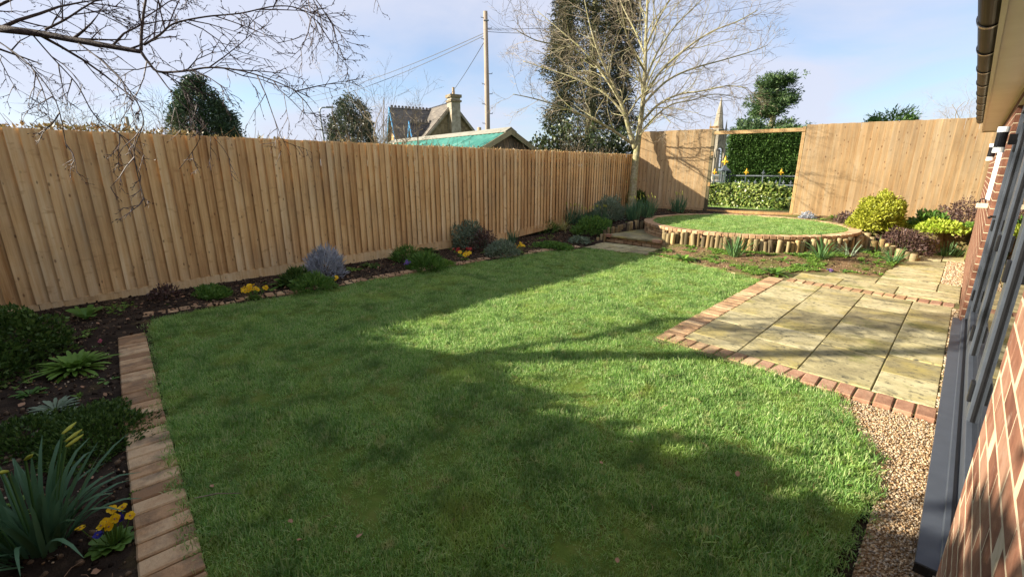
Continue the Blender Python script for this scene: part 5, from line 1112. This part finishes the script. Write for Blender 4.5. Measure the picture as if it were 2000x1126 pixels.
scatter('bed_weeds', np.stack([X, Y, ground_h(X, Y) + .004], 1), np.stack([RNG.normal(0, .2, len(X)), RNG.normal(0, .2, len(X)), RNG.uniform(0, 6.28, len(X))], 1), RNG.uniform(.5, 1.5, len(X)), 6, WEED, 'moss and seedling weeds over the bare soil of the beds', 'weeds')
X = RNG.uniform(-7.5, -1, 5200); Y = far_y(X) + RNG.uniform(.15, 3.6, 5200)
scatter('verge_grass', np.stack([X, Y, far_h(X, Y) + .02], 1), np.stack([RNG.normal(0, .2, 5200), RNG.normal(0, .2, 5200), RNG.uniform(0, 6.28, 5200)], 1), RNG.uniform(1.2, 2.6, 5200), 10, TUFTS, 'grass verge beyond the fence gap', 'grass')
DL = [rosette_me for rosette_me in [np_mesh('dead_leaf', np.array([(0, 0, 0), (.012, .014, .006), (.03, .016, .002), (.046, 0, .008), (.03, -.015, .007), (.012, -.013, 0)]), np.array([(0, 1, 2, 3), (0, 3, 4, 5)]), M['dead'])]]
for i, (px, py, lb) in enumerate(((412, 945, 'curled brown dead leaf on the lawn by the left edging'), (590, 1052, 'dead leaf in the near middle of the lawn'), (1178, 905, 'dead leaf on the shaded lawn right of centre'), (1230, 860, 'dead leaf near the edge of the second shadow'), (1440, 930, 'dead leaf on the lawn close to the gravel'), (695, 1048, 'dead leaf beside the near middle one'), (1205, 1098, 'brown leaf at the bottom edge of the lawn'), (570, 1020, 'small brown leaf left of the near middle ones'))):
    q = G(px, py, .035); o = link('dead_leaf', DL[0], None, None, q, (random.uniform(-.3, .3), random.uniform(-.3, .3), random.uniform(0, 6)), (random.uniform(.45, .8),) * 3); tag(o, lb, 'dead leaf', 'dead leaves on the lawn')
for i, (px, py, px2, py2, lb) in enumerate(((380, 972, 470, 962, 'thin fallen twig across the left brick edging'), (520, 555, 548, 548, 'pale straw lying on the lawn by the fence border'), (612, 592, 622, 590, 'short pale twig on the shaded lawn'))):
    a, b_ = G(px, py, .03), G(px2, py2, .03); o = MB().tube([a - a, (b_ - a) * .5 + Vector((0, 0, .012)), b_ - a], [.003, .003, .0015], 4).build('fallen_twig', M['twig'], None, loc=a); tag(o, lb, 'twig')
# pale stones and bits of leaf litter on the soil, straws and clippings on the lawn
STRAW = protos('straw', [MB().tube([(0, 0, 0), (.022 * k, .006 * (k % 3), .004), (.045 * k, 0, .001)], [.0012, .0012, .0008], 3).mesh('straw', M['dead']) for k in (.6, 1.0, 1.5)] + [DL[0]])
X = np.concatenate([RNG.uniform(-7, -5.95, 1500), RNG.uniform(-6.5, -1.5, 1300), RNG.uniform(-4.3, -.7, 1500)]); Y = np.concatenate([RNG.uniform(0, 11, 1500), RNG.uniform(-1.4, .05, 1300), RNG.uniform(7.2, 9.6, 1500)])
ok = np.hypot(X - CC.x, Y - CC.y) > CRAD + .12
for poly in (LAWN, PATIO, PATH, GRAVEL, STEP): ok &= ~pip(grow_poly(poly, .03), X, Y)
X, Y = X[ok], Y[ok]; h_ = len(X) // 2
scatter('bed_litter', np.stack([X[:h_], Y[:h_], ground_h(X[:h_], Y[:h_]) + .012], 1), np.stack([RNG.normal(0, .3, h_), RNG.normal(0, .3, h_), RNG.uniform(0, 6.28, h_)], 1), RNG.uniform(.4, 1.1, h_), 4, STRAW, 'bits of dead leaf and straw lying on the soil', 'litter')
X, Y = X[h_:], Y[h_:]
scatter('bed_stones', np.stack([X, Y, ground_h(X, Y) + .008], 1), RNG.uniform(0, 6.28, (len(X), 3)), RNG.uniform(.25, .9, len(X)) ** 1.5, 8, PEB, 'small pale stones scattered over the soil', 'stones')
X, Y = sample(LAWN, 900); n = len(X)
STRAW2 = protos('clipping', [o.data for o in STRAW.objects][:3])
scatter('lawn_straw', np.stack([X, Y, RNG.uniform(.018, .034, n)], 1), np.stack([RNG.normal(0, .25, n), RNG.normal(0, .25, n), RNG.uniform(0, 6.28, n)], 1), RNG.uniform(.4, 1.0, n), 3, STRAW2, 'dry straws and clippings lying in the lawn', 'straw')
